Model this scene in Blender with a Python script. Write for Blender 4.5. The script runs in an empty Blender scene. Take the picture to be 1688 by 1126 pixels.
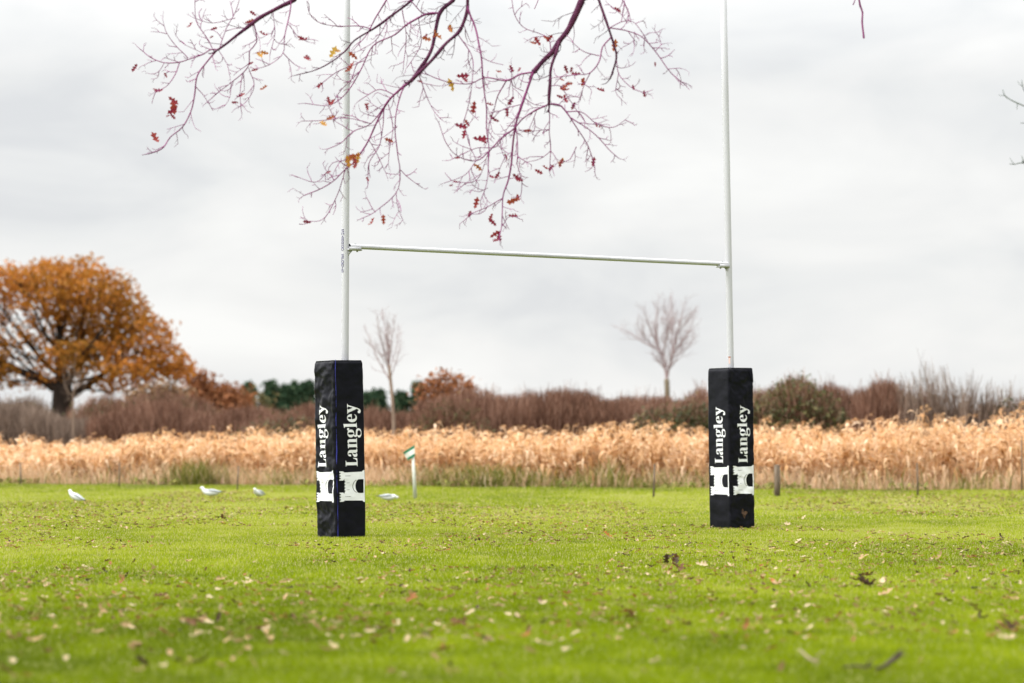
import bpy, bmesh, math, random
import numpy as np
from mathutils import Vector, Matrix, noise as mnoise

random.seed(7)
R = np.random.default_rng(11)
scene = bpy.context.scene
COL = scene.collection
PI = math.pi

# ------------------------------------------------------------------ camera
LENS = 105.0
F = LENS / 36.0 * 1688.0            # focal length in photo pixels
CAMH = 1.0
PITCH = math.atan(164.0 / F)
cp, sp = math.cos(PITCH), math.sin(PITCH)


def at(px, py, Y):
    """world point at depth Y seen at photo pixel px,py (used to survey places)"""
    a, b = px - 844.0, 563.0 - py
    dx, dy, dz = a, F * cp - b * sp, F * sp + b * cp
    k = Y / dy
    return Vector((dx * k, Y, CAMH + dz * k))


def ground_at(px, py):
    a, b = px - 844.0, 563.0 - py
    dx, dy, dz = a, F * cp - b * sp, F * sp + b * cp
    k = -CAMH / dz
    return Vector((dx * k, dy * k, 0.0))


cam_d = bpy.data.cameras.new('camera')
cam = bpy.data.objects.new('camera', cam_d)
COL.objects.link(cam)
cam.location = (0, 0, CAMH)
cam.rotation_euler = (PI / 2 + PITCH, 0, 0)
cam_d.lens = LENS
cam_d.sensor_width = 36
cam_d.clip_end = 5000
cam_d.dof.use_dof = True
cam_d.dof.focus_distance = 29.5
cam_d.dof.aperture_fstop = 1.9
cam_d.dof.aperture_blades = 9
scene.camera = cam

# ------------------------------------------------------------------ helpers


def tag(o, label=None, cat=None, group=None, kind=None):
    if label: o['label'] = label
    if cat: o['category'] = cat
    if group: o['group'] = group
    if kind: o['kind'] = kind
    return o


def thing(name, label, cat, loc=(0, 0, 0), group=None):
    o = bpy.data.objects.new(name, None)
    o.empty_display_size = 0.2
    COL.objects.link(o)
    o.location = loc
    return tag(o, label, cat, group)


class MB:
    """collects geometry (polygons of any size) with one random value per vertex"""

    def __init__(s):
        s.V = []; s.F = []; s.A = []; s.n = 0

    def add(s, verts, faces, rnd=0.5):
        verts = np.asarray(verts, float).reshape(-1, 3)
        s.V.append(verts)
        if isinstance(faces, np.ndarray):
            s.F.append(faces + s.n)
        else:
            s.F.append([[i + s.n for i in f] for f in faces])
        r = np.empty(len(verts)); r[:] = rnd
        s.A.append(r)
        s.n += len(verts)

    def tube(s, pts, rad, sides=6, rnd=0.5, cap=True):
        pts = np.asarray(pts, float)
        n = len(pts)
        rad = np.broadcast_to(np.asarray(rad, float), (n,))
        t = np.gradient(pts, axis=0)
        t /= np.linalg.norm(t, axis=1, keepdims=True) + 1e-9
        ref = np.array([0.0, 0.0, 1.0]) if abs(t[0, 2]) < 0.9 else np.array([1.0, 0.0, 0.0])
        a0 = np.cross(t[0], ref); a0 /= np.linalg.norm(a0)
        ang = np.arange(sides) * 2 * PI / sides
        V = np.empty((n, sides, 3))
        a = a0
        for i in range(n):
            a = a - t[i] * np.dot(a, t[i]); a /= np.linalg.norm(a) + 1e-9
            b = np.cross(t[i], a)
            V[i] = pts[i] + rad[i] * (np.cos(ang)[:, None] * a + np.sin(ang)[:, None] * b)
        I = np.arange(n * sides).reshape(n, sides)
        J = np.roll(I, -1, axis=1)
        fs = np.stack([I[:-1], J[:-1], J[1:], I[1:]], axis=-1).reshape(-1, 4)
        s.add(V.reshape(-1, 3), fs, rnd)
        if cap:
            o = s.n - n * sides
            s.F.append([[o + k for k in range(sides)][::-1], [o + (n - 1) * sides + k for k in range(sides)]])

    def box(s, c, d, rnd=0.5, M=None):
        c = np.array(c); d = np.array(d) / 2
        v = np.array([[x, y, z] for x in (-1, 1) for y in (-1, 1) for z in (-1, 1)]) * d + c
        if M is not None:
            v = np.array([list(M @ Vector(p)) for p in v])
        s.add(v, [[0, 1, 3, 2], [4, 6, 7, 5], [0, 4, 5, 1], [2, 3, 7, 6], [0, 2, 6, 4], [1, 5, 7, 3]], rnd)

    def ribbons(s, P, W, side, rnd):
        """P (N,K,3) centre lines, W (N,K) half widths, side (N,3) or (N,K,3)"""
        N, K = P.shape[:2]
        if side.ndim == 2:
            side = side[:, None, :]
        L = P - side * W[..., None]; Rr = P + side * W[..., None]
        V = np.stack([L, Rr], axis=2).reshape(-1, 3)
        base = (np.arange(N) * K * 2)[:, None] + (np.arange(K - 1) * 2)[None, :]
        fs = np.stack([base, base + 1, base + 3, base + 2], axis=-1).reshape(-1, 4)
        s.add(V, fs, np.repeat(rnd, K * 2))

    def mesh(s, name, origin=None, smooth=False):
        V = np.concatenate(s.V) if s.V else np.zeros((0, 3))
        if origin is not None:
            V = V - np.array(origin)[None, :]
        idx = []; tot = []
        for f in s.F:
            if isinstance(f, np.ndarray):
                idx.append(f.ravel()); tot.append(np.full(len(f), f.shape[1]))
            else:
                for q in f:
                    idx.append(np.array(q)); tot.append(np.array([len(q)]))
        idx = np.concatenate(idx).astype(np.int32); tot = np.concatenate(tot).astype(np.int32)
        me = bpy.data.meshes.new(name)
        me.vertices.add(len(V)); me.vertices.foreach_set('co', V.ravel().astype(np.float32))
        me.loops.add(len(idx)); me.loops.foreach_set('vertex_index', idx)
        me.polygons.add(len(tot))
        st = np.concatenate([[0], np.cumsum(tot)[:-1]]).astype(np.int32)
        me.polygons.foreach_set('loop_start', st)
        if smooth:
            me.polygons.foreach_set('use_smooth', np.ones(len(tot), bool))
        at_ = me.attributes.new('rnd', 'FLOAT', 'POINT')
        at_.data.foreach_set('value', np.concatenate(s.A).astype(np.float32))
        me.update(calc_edges=True)
        return me

    def build(s, name, mat, parent=None, smooth=False, loc=None):
        org = loc
        if parent:
            org = Vector(parent.location); q = parent.parent
            while q: org = org + q.location; q = q.parent
        me = s.mesh(name, org, smooth)
        me.materials.append(mat)
        o = bpy.data.objects.new(name, me)
        COL.objects.link(o)
        if parent: o.parent = parent
        elif loc is not None: o.location = loc
        return o


def new_mat(name):
    m = bpy.data.materials.new(name); m.use_nodes = True
    nt = m.node_tree
    for n in list(nt.nodes): nt.nodes.remove(n)
    out = nt.nodes.new('ShaderNodeOutputMaterial')
    return m, nt, out


def ramp_node(nt, stops):
    r = nt.nodes.new('ShaderNodeValToRGB')
    el = r.color_ramp.elements
    while len(el) > 1: el.remove(el[-1])
    el[0].position = stops[0][0]; el[0].color = (*stops[0][1], 1)
    for p, c in stops[1:]:
        e = el.new(p); e.color = (*c, 1)
    return r


def mat_rnd(name, stops, rough=0.8, trans=0.0, spec=0.2):
    """colour picked per leaf / blade / twig from a ramp"""
    m, nt, out = new_mat(name)
    a = nt.nodes.new('ShaderNodeAttribute'); a.attribute_name = 'rnd'
    r = ramp_node(nt, stops)
    nt.links.new(a.outputs['Fac'], r.inputs[0])
    b = nt.nodes.new('ShaderNodeBsdfPrincipled')
    b.inputs['Roughness'].default_value = rough
    b.inputs['Specular IOR Level'].default_value = spec
    nt.links.new(r.outputs[0], b.inputs['Base Color'])
    if trans > 0:
        t = nt.nodes.new('ShaderNodeBsdfTranslucent')
        nt.links.new(r.outputs[0], t.inputs[0])
        mx = nt.nodes.new('ShaderNodeMixShader'); mx.inputs[0].default_value = trans
        nt.links.new(b.outputs[0], mx.inputs[1]); nt.links.new(t.outputs[0], mx.inputs[2])
        nt.links.new(mx.outputs[0], out.inputs[0])
    else:
        nt.links.new(b.outputs[0], out.inputs[0])
    return m


def mat_noise(name, c1, c2, scale=8.0, rough=0.6, spec=0.4, bump=0.0, bscale=40.0, stretch=(1, 1, 1), metallic=0.0):
    m, nt, out = new_mat(name)
    tc = nt.nodes.new('ShaderNodeTexCoord')
    mp = nt.nodes.new('ShaderNodeMapping'); mp.inputs['Scale'].default_value = stretch
    nt.links.new(tc.outputs['Object'], mp.inputs[0])
    n = nt.nodes.new('ShaderNodeTexNoise'); n.inputs['Scale'].default_value = scale; n.inputs['Detail'].default_value = 5
    nt.links.new(mp.outputs[0], n.inputs['Vector'])
    r = ramp_node(nt, [(0.35, c1), (0.65, c2)])
    nt.links.new(n.outputs['Fac'], r.inputs[0])
    b = nt.nodes.new('ShaderNodeBsdfPrincipled')
    b.inputs['Roughness'].default_value = rough
    b.inputs['Specular IOR Level'].default_value = spec
    b.inputs['Metallic'].default_value = metallic
    nt.links.new(r.outputs[0], b.inputs['Base Color'])
    if bump > 0:
        n2 = nt.nodes.new('ShaderNodeTexNoise'); n2.inputs['Scale'].default_value = bscale; n2.inputs['Detail'].default_value = 4
        nt.links.new(mp.outputs[0], n2.inputs['Vector'])
        bp = nt.nodes.new('ShaderNodeBump'); bp.inputs['Strength'].default_value = bump; bp.inputs['Distance'].default_value = 0.02
        nt.links.new(n2.outputs['Fac'], bp.inputs['Height'])
        nt.links.new(bp.outputs[0], b.inputs['Normal'])
    nt.links.new(b.outputs[0], out.inputs[0])
    return m


def vnoise(x, y, seed=0):
    """smooth 2-D value noise, 0..1, vectorised"""
    x = np.asarray(x, float); y = np.asarray(y, float)
    xi = np.floor(x).astype(np.int64); yi = np.floor(y).astype(np.int64)
    fx = x - xi; fy = y - yi
    fx = fx * fx * (3 - 2 * fx); fy = fy * fy * (3 - 2 * fy)

    def h(i, j):
        k = (i * 374761393 + j * 668265263 + seed * 982451653) & 0xffffffff
        k = ((k ^ (k >> 13)) * 1274126177) & 0xffffffff
        return ((k ^ (k >> 16)) & 0xffff) / 65535.0
    return (h(xi, yi) * (1 - fx) + h(xi + 1, yi) * fx) * (1 - fy) + (h(xi, yi + 1) * (1 - fx) + h(xi + 1, yi + 1) * fx) * fy


def fbm(x, y, seed=0, octs=3):
    v = 0; a = 1; t = 0
    for k in range(octs):
        v = v + a * vnoise(x * 2 ** k, y * 2 ** k, seed + k); t += a; a *= 0.5
    return v / t


def unit(v):
    return v / (np.linalg.norm(v, axis=-1, keepdims=True) + 1e-9)


def catmull(P, step):
    P = np.asarray(P, float)
    if len(P) < 3:
        n = max(2, int(np.linalg.norm(P[1] - P[0]) / step) + 1)
        return P[0] + (P[-1] - P[0]) * np.linspace(0, 1, n)[:, None]
    Q = np.vstack([2 * P[0] - P[1], P, 2 * P[-1] - P[-2]])
    out = []
    for i in range(1, len(Q) - 2):
        n = max(2, int(np.linalg.norm(Q[i + 1] - Q[i]) / step))
        t = np.linspace(0, 1, n, endpoint=False)[:, None]
        p0, p1, p2, p3 = Q[i - 1], Q[i], Q[i + 1], Q[i + 2]
        out.append(0.5 * (2 * p1 + (p2 - p0) * t + (2 * p0 - 5 * p1 + 4 * p2 - p3) * t ** 2 + (3 * p1 - p0 - 3 * p2 + p3) * t ** 3))
    out.append(P[-1:])
    return np.vstack(out)


# ------------------------------------------------------------------ world: overcast daylight
SUN_EL, SUN_AZ = math.radians(46), math.radians(248)
w = bpy.data.worlds.new('World'); scene.world = w; w.use_nodes = True
nt = w.node_tree
for n in list(nt.nodes): nt.nodes.remove(n)
N = nt.nodes.new
wo = N('ShaderNodeOutputWorld'); bg = N('ShaderNodeBackground'); bg.inputs[1].default_value = 0.1
sky = N('ShaderNodeTexSky'); sky.sky_type = 'NISHITA'; sky.sun_disc = False
sky.sun_elevation = SUN_EL; sky.sun_rotation = SUN_AZ
tc = N('ShaderNodeTexCoord'); mp = N('ShaderNodeMapping')
mp.inputs['Scale'].default_value = (10, 10, 25); mp.inputs['Location'].default_value = (3.1, 0.4, 1.9)
nt.links.new(tc.outputs['Generated'], mp.inputs[0])
nz = N('ShaderNodeTexNoise'); nz.inputs['Scale'].default_value = 1.0; nz.inputs['Detail'].default_value = 5; nz.inputs['Roughness'].default_value = 0.5
nz.inputs['Distortion'].default_value = 0.4
nt.links.new(mp.outputs[0], nz.inputs['Vector'])
cr = ramp_node(nt, [(0.32, (9.2, 9.35, 9.55)), (0.44, (10.3, 10.4, 10.4)), (0.54, (11.0, 11.0, 10.9)), (0.70, (11.9, 11.9, 11.7))])
nt.links.new(nz.outputs['Fac'], cr.inputs[0])
# the zenith of an overcast sky is about three times brighter than its horizon
sx = N('ShaderNodeSeparateXYZ'); nt.links.new(tc.outputs['Generated'], sx.inputs[0])
mx = N('ShaderNodeMath'); mx.operation = 'MAXIMUM'; mx.inputs[1].default_value = 0.12; nt.links.new(sx.outputs['Z'], mx.inputs[0])
ml = N('ShaderNodeMath'); ml.operation = 'MULTIPLY_ADD'; ml.inputs[1].default_value = 4.6; ml.inputs[2].default_value = 0.30
nt.links.new(mx.outputs[0], ml.inputs[0])
vs = N('ShaderNodeVectorMath'); vs.operation = 'SCALE'
# unseen sky beyond the view brightened left, dimmed right, added to shade pad faces
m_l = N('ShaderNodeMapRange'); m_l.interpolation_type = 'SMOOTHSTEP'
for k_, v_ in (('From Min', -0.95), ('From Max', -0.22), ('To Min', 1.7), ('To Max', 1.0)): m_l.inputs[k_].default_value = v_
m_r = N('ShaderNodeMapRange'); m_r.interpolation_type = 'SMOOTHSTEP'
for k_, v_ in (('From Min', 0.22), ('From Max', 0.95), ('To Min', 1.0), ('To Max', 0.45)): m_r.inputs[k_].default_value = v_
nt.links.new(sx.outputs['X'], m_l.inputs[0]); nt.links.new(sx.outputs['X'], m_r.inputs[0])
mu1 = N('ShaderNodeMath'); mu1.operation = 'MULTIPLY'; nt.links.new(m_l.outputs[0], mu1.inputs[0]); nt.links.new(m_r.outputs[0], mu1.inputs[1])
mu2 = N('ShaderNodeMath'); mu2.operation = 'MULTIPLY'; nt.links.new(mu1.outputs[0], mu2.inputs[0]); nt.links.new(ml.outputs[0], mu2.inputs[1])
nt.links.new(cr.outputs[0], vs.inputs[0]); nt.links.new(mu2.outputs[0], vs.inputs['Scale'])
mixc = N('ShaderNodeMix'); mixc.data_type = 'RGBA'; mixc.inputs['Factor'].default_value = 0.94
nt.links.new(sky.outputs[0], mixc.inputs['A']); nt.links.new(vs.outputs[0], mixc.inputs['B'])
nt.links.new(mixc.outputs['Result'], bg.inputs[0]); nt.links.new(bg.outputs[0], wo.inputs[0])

sl = bpy.data.lights.new('sun', 'SUN'); sl.energy = 1.5; sl.angle = math.radians(14); sl.color = (1, 0.96, 0.9)
so = bpy.data.objects.new('sun', sl); COL.objects.link(so)
# direction towards the sun: Nishita rotation is measured from +Y, clockwise seen from above
sd = Vector((math.sin(SUN_AZ) * math.cos(SUN_EL), math.cos(SUN_AZ) * math.cos(SUN_EL), math.sin(SUN_EL)))
so.rotation_euler = sd.to_track_quat('Z', 'Y').to_euler()
so.location = sd * 40

# ------------------------------------------------------------------ ground
def edge_Y(x):
    """depth of the line where mown grass meets the reed bed"""
    return 62.6 + (-0.478) * x


m, nt, out = new_mat('mown_turf')
tc = nt.nodes.new('ShaderNodeTexCoord')
n1 = nt.nodes.new('ShaderNodeTexNoise'); n1.inputs['Scale'].default_value = 0.35; n1.inputs['Detail'].default_value = 6
n2 = nt.nodes.new('ShaderNodeTexNoise'); n2.inputs['Scale'].default_value = 14; n2.inputs['Detail'].default_value = 4
nt.links.new(tc.outputs['Object'], n1.inputs['Vector']); nt.links.new(tc.outputs['Object'], n2.inputs['Vector'])
r1 = ramp_node(nt, [(0.3, (0.060, 0.085, 0.004)), (0.55, (0.088, 0.108, 0.008)), (0.75, (0.125, 0.128, 0.022))])
r2 = ramp_node(nt, [(0.3, (0.035, 0.05, 0.003)), (0.6, (0.11, 0.13, 0.012))])
nt.links.new(n1.outputs['Fac'], r1.inputs[0]); nt.links.new(n2.outputs['Fac'], r2.inputs[0])
mm = nt.nodes.new('ShaderNodeMix'); mm.data_type = 'RGBA'; mm.inputs['Factor'].default_value = 0.45
nt.links.new(r1.outputs[0], mm.inputs['A']); nt.links.new(r2.outputs[0], mm.inputs['B'])
# bare, straw-littered soil beyond the mown line
sxy = nt.nodes.new('ShaderNodeSeparateXYZ'); nt.links.new(tc.outputs['Object'], sxy.inputs[0])
k1 = nt.nodes.new('ShaderNodeMath'); k1.operation = 'MULTIPLY_ADD'; k1.inputs[1].default_value = 0.478; k1.inputs[2].default_value = -62.9
nt.links.new(sxy.outputs['X'], k1.inputs[0])
k2 = nt.nodes.new('ShaderNodeMath'); k2.operation = 'ADD'
nt.links.new(k1.outputs[0], k2.inputs[0]); nt.links.new(sxy.outputs['Y'], k2.inputs[1])
k3 = nt.nodes.new('ShaderNodeMath'); k3.operation = 'MULTIPLY'; k3.inputs[1].default_value = 1.2; k3.use_clamp = True
nt.links.new(k2.outputs[0], k3.inputs[0])
m2 = nt.nodes.new('ShaderNodeMix'); m2.data_type = 'RGBA'; m2.inputs['B'].default_value = (0.13, 0.085, 0.05, 1)
nt.links.new(k3.outputs[0], m2.inputs['Factor']); nt.links.new(mm.outputs['Result'], m2.inputs['A'])
b = nt.nodes.new('ShaderNodeBsdfPrincipled'); b.inputs['Roughness'].default_value = 0.95; b.inputs['Specular IOR Level'].default_value = 0.1
nt.links.new(m2.outputs['Result'], b.inputs['Base Color'])
nt.links.new(b.outputs[0], out.inputs[0])
TURF = m
gb = MB()
gx = np.array([-2500, -800, -200, -60, -30, 30, 60, 200, 800, 2500.0]); gy = np.array([-800, -100, 0, 30, 60, 90, 150, 400, 1200, 4000.0])
GX, GY = np.meshgrid(gx, gy)
nI = np.arange(100).reshape(10, 10)
gb.add(np.stack([GX.ravel(), GY.ravel(), np.zeros(100)], 1),
       np.stack([nI[:-1, :-1], nI[:-1, 1:], nI[1:, 1:], nI[1:, :-1]], -1).reshape(-1, 4))
g = gb.build('ground', TURF); tag(g, kind='structure')

# ------------------------------------------------------------------ grass blades
GRASS = mat_rnd('grass_blade', [(0.0, (0.075, 0.11, 0.001)), (0.35, (0.21, 0.275, 0.0)), (0.6, (0.355, 0.395, 0.028)),
                                (0.8, (0.42, 0.42, 0.12)), (1.0, (0.50, 0.42, 0.22))], 0.7, 0.3, 0.1)


def scatter_wedge(n, y0, y1, margin=1.4, extra=1.2):
    """points evenly spread over the ground the photo can see between two depths"""
    u = R.random(n)
    y = np.sqrt(y0 ** 2 + u * (y1 ** 2 - y0 ** 2))
    hw = y * 844.0 / F * margin + extra
    return (R.random(n) * 2 - 1) * hw, y


def grass(n, y0, y1, h0, h1, wd, tone=0.0):
    x, y = scatter_wedge(n, y0, y1)
    keep = y < edge_Y(x) + 0.3 + 0.9 * vnoise(x * 1.3, y * 0.8, 4)
    x, y = x[keep], y[keep]; n = len(x)
    pat = fbm(x * 0.45, y * 0.22, 3, 4)                   # broad patches
    fine = fbm(x * 3.0, y * 2.0, 9, 2)
    rough = np.clip((y - edge_Y(x) + 7.0) / 5.0, 0, 1)      # unmown fringe along the reeds
    h = (h0 + (h1 - h0) * R.random(n)) * (0.75 + 0.6 * fine) * (1 + 1.6 * rough * vnoise(x * 0.9, y * 0.5, 21))
    az = R.random(n) * 2 * PI
    lean = np.abs(R.normal(0, 0.45, n))
    d = np.stack([np.cos(az) * np.sin(lean), np.sin(az) * np.sin(lean), np.cos(lean)], 1)
    base = np.stack([x, y, np.zeros(n)], 1)
    a2 = R.random(n) * 2 * PI
    side = np.stack([np.cos(a2), np.sin(a2), np.zeros(n)], 1)
    wv = wd * (0.7 + 0.6 * R.random(n))
    tip = base + d * h[:, None]
    V = np.stack([base - side * wv[:, None], base + side * wv[:, None], tip], 1).reshape(-1, 3)
    fs = np.arange(3 * n).reshape(n, 3)
    dist = np.clip((y - 15) / 16, 0, 1)
    val = -0.14 + 0.62 * pat + 0.30 * (R.random(n) - 0.5) + 0.36 * (fine - 0.5) + 0.31 * dist + tone - 0.16 * rough
    straw = R.random(n) < 0.05 + 0.17 * dist
    val = np.where(straw, 0.85 + 0.15 * R.random(n), val)
    return V, fs, np.repeat(np.clip(val, 0, 1), 3)


gm = MB()
for args in ((480000, 11.0, 20.0, 0.014, 0.030, 0.0026), (740000, 20.0, 38.0, 0.014, 0.030, 0.0034), (530000, 38.0, 73.0, 0.018, 0.036, 0.006)):
    gm.add(*grass(*args))
go = gm.build('lawn_grass', GRASS)
tag(go, 'short bright green mown grass covering the rugby pitch', 'grass', kind='stuff')

# ------------------------------------------------------------------ fallen leaves
LEAFM = mat_rnd('fallen_leaf', [(0.0, (0.03, 0.02, 0.014)), (0.2, (0.10, 0.05, 0.022)), (0.4, (0.23, 0.095, 0.035)), (0.5, (0.36, 0.12, 0.03)),
                                (0.62, (0.32, 0.20, 0.095)), (0.8, (0.42, 0.30, 0.165)), (1.0, (0.50, 0.40, 0.26))], 0.75, 0.2, 0.2)


def oak_leaf(seed, curl, L=1.0, wide=0.5):
    """lobed leaf of unit length lying along +x, cupped and twisted; returns verts, faces"""
    rr = np.random.default_rng(seed)
    K = 15
    t = np.linspace(0, 1, K)
    env = np.sin(PI * np.clip(t, 0, 1) ** 0.8) ** 0.7
    lob = 0.62 + 0.38 * np.cos(t * 2 * PI * 3.5 + rr.random())
    wl = wide * 0.5 * env * lob + 0.01
    wr = wide * 0.5 * env * (0.62 + 0.38 * np.cos(t * 2 * PI * 3.5 + 0.7 + rr.random())) + 0.01
    bend = curl * (0.6 + 0.8 * rr.random())
    zc = bend * 0.35 * (t - 0.5) ** 2 * 4 * 0.5 + 0.03 * np.sin(t * 9 + rr.random() * 6)
    cup = curl * (0.4 + rr.random() * 0.8)
    tw = rr.normal(0, 0.5) * (t - 0.5)
    V = []
    for i in range(K):
        for s_, ww in ((-1, wl[i]), (-0.5, wl[i]), (0, 0), (0.5, wr[i]), (1, wr[i])):
            yy = s_ * ww
            V.append((t[i] * L - 0.5 * L, yy * L, (zc[i] + cup * (abs(s_) * ww) * 1.2 + yy * tw[i]) * L))
    Fs = []
    for i in range(K - 1):
        for j in range(4):
            a = i * 5 + j
            Fs.append((a, a + 1, a + 6, a + 5))
    V = np.array(V); V[:, 2] -= V[:, 2].min()
    return V, np.array(Fs)


LEAF_SHAPES = [oak_leaf(40 + k, c) for k, c in enumerate((0.25, 0.6, 0.9, 0.4, 1.1, 0.75, 0.3, 0.5))]
tones = {'dark': 0.05, 'brown': 0.22, 'russet': 0.38, 'orange': 0.5, 'tan': 0.68, 'pale': 0.92}
leaf_meshes = {}
for tn, tv in tones.items():
    for k, (V, Fs) in enumerate(LEAF_SHAPES):
        mb = MB(); mb.add(V, Fs, np.clip(tv + R.normal(0, 0.035, len(V)), 0, 1))
        me = mb.mesh('fallen_leaf', smooth=True); me.materials.append(LEAFM)
        leaf_meshes[tn, k] = me
class_label = {'dark': 'blackened shrivelled leaf lying on the near grass',
               'brown': 'dark brown curled leaf lying on the near grass',
               'russet': 'russet brown oak leaf lying on the near grass',
               'orange': 'bright orange leaf lying on the near grass',
               'tan': 'tan dry leaf lying on the near grass',
               'pale': 'pale cream leaf lying on the near grass'}
class_group = {k: f'{n} fallen leaves on the near grass' for k, n in
               zip(tones, ('blackened', 'dark brown', 'russet', 'bright orange', 'tan', 'pale cream'))}
n_leaf = 0


def put_leaf(p, size, tone, label=None, tilt=0.4, z=0.032):
    global n_leaf
    o = bpy.data.objects.new('fallen_leaf', leaf_meshes[tone, random.randrange(len(LEAF_SHAPES))])
    COL.objects.link(o)
    o.location = (p[0], p[1], z)
    o.scale = (size,) * 3
    o.rotation_euler = (random.gauss(0, tilt), random.gauss(0, tilt), random.random() * 2 * PI)
    tag(o, label or class_label[tone], 'leaf', class_group[tone])
    n_leaf += 1
    return o


seen_leaves = [  # px, py, length in px, tone
    (265, 993, 20, 'brown'), (272, 996, 14, 'russet'), (470, 1030, 17, 'russet'), (755, 1037, 24, 'brown'), (748, 1042, 16, 'russet'), (724, 1039, 22, 'pale'),
    (300, 1033, 26, 'tan'), (316, 1038, 24, 'brown'), (333, 1030, 18, 'tan'), (338, 1022, 15, 'brown'), (360, 1030, 18, 'dark'), (731, 1084, 24, 'brown'),
    (331, 1105, 26, 'dark'), (268, 1110, 24, 'pale'), (235, 1104, 18, 'dark'), (325, 1057, 24, 'pale'), (581, 1060, 24, 'pale'), (665, 985, 14, 'dark'),
    (678, 998, 24, 'russet'), (630, 1047, 16, 'brown'), (825, 1007, 18, 'pale'), (775, 1018, 14, 'pale'), (548, 932, 14, 'dark'), (310, 969, 18, 'orange'),
    (202, 968, 18, 'russet'), (250, 891, 16, 'tan'), (20, 1103, 28, 'pale'), (60, 1065, 26, 'tan'), (467, 1087, 22, 'pale'), (535, 1080, 20, 'tan'),
    (223, 1072, 24, 'tan'), (220, 1006, 24, 'pale'), (215, 1014, 18, 'tan'), (205, 1040, 24, 'tan'), (439, 1046, 18, 'pale'), (553, 1036, 20, 'pale'),
    (520, 1042, 26, 'tan'), (108, 1098, 22, 'pale'), (408, 968, 18, 'pale'), (363, 962, 18, 'tan'), (66, 997, 16, 'brown'), (700, 1055, 12, 'dark'),
    (1105, 926, 24, 'dark'), (1111, 930, 20, 'brown'), (1099, 931, 20, 'dark'), (1116, 933, 18, 'dark'), (1123, 945, 20, 'brown'), (1427, 969, 22, 'dark'), (1416, 965, 20, 'brown'), (1664, 1047, 26, 'dark'), (1650, 1043, 22, 'dark'), (324, 1036, 24, 'brown'), (309, 1040, 20, 'dark'), (733, 1080, 20, 'russet'), (762, 1036, 18, 'brown'), (1386, 834, 12, 'brown'), (371, 859, 12, 'brown'), (1117, 944, 30, 'brown'), (1108, 946, 20, 'russet'), (1157, 937, 20, 'pale'), (1274, 966, 24, 'orange'),
    (1284, 970, 24, 'tan'), (1190, 955, 14, 'brown'), (1422, 968, 26, 'dark'), (1429, 957, 20, 'brown'), (1440, 966, 14, 'brown'), (1455, 967, 24, 'pale'),
    (1461, 985, 30, 'tan'), (1468, 968, 12, 'brown'), (1660, 1040, 28, 'brown'), (1668, 1045, 24, 'brown'), (1655, 1047, 22, 'russet'), (1661, 1063, 32, 'pale'),
    (1612, 1026, 18, 'dark'), (1622, 1027, 14, 'dark'), (1290, 1115, 16, 'brown'), (1231, 1042, 18, 'russet'), (1001, 887, 16, 'orange'), (956, 973, 24, 'tan'),
    (892, 1002, 22, 'pale'), (1033, 1020, 24, 'russet'), (1040, 1025, 16, 'brown'), (1104, 1038, 26, 'tan'), (935, 986, 16, 'orange'), (1061, 1117, 14, 'brown'),
    (1017, 1027, 12, 'brown'), (952, 1052, 22, 'pale'), (985, 1022, 18, 'tan'), (1240, 978, 14, 'brown'), (1335, 1006, 18, 'pale'), (1172, 1018, 16, 'pale'),
    (900, 1072, 20, 'pale'), (934, 1080, 18, 'pale'), (1568, 982, 16, 'pale'), (1537, 967, 18, 'tan'), (1534, 929, 14, 'pale'), (1550, 923, 18, 'tan'),
    (1420, 925, 18, 'tan'), (1316, 899, 18, 'pale'), (1592, 891, 14, 'brown'), (1650, 890, 12, 'dark'), (1386, 881, 14, 'tan'), (1300, 869, 16, 'pale'),
    (1382, 833, 16, 'brown'), (1377, 834, 10, 'russet'), (366, 858, 16, 'brown'), (376, 857, 14, 'tan'), (360, 858, 9, 'dark'), (1190, 900, 9, 'dark'), (1137, 899, 14, 'brown'),
    (1135, 902, 10, 'dark'), (1121, 905, 10, 'tan'), (905, 889, 16, 'pale'), (898, 888, 10, 'russet'), (1325, 857, 12, 'pale'), (1318, 857, 10, 'russet')]
special = {(1274, 966): 'bright orange leaf right of the grass below the right pad, beside a tan leaf',
           (1661, 1063): 'large cream leaf in the bottom right, in front of a brown leaf clump',
           (1001, 887): 'small orange leaf standing on the grass between the two pads',
           (310, 969): 'bright orange leaf on the grass left of and below the left pad',
           (731, 1084): 'large dark brown leaf alone on the grass at bottom centre'}
for px, py, s_, tn in seen_leaves:
    p = ground_at(px, py)
    size = min(0.13, max(0.07, s_ / (F / p.y) * 1.15))
    curled = tn in ('brown', 'dark', 'russet') and s_ >= 16
    put_leaf(p, min(.14, size * 1.15) if curled else size, tn, special.get((px, py)), tilt=.5 if curled else .35, z=0.036 if curled else 0.028)
tn_list = ['pale'] * 4 + ['tan'] * 8 + ['russet'] * 4 + ['brown'] * 6 + ['dark'] * 3
while n_leaf < 298:
    px, py = random.uniform(-20, 1708), 1126 - 200 * random.random() ** 0.8
    if random.random() < (0.75 if px > 900 and py > 1040 else 0.0): continue
    if vnoise(np.array([px / 160.0]), np.array([py / 45.0]), 31)[0] < 0.42: continue
    p = ground_at(px, py)
    put_leaf(p, random.uniform(0.04, 0.08), random.choice(tn_list), z=0.024)
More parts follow.
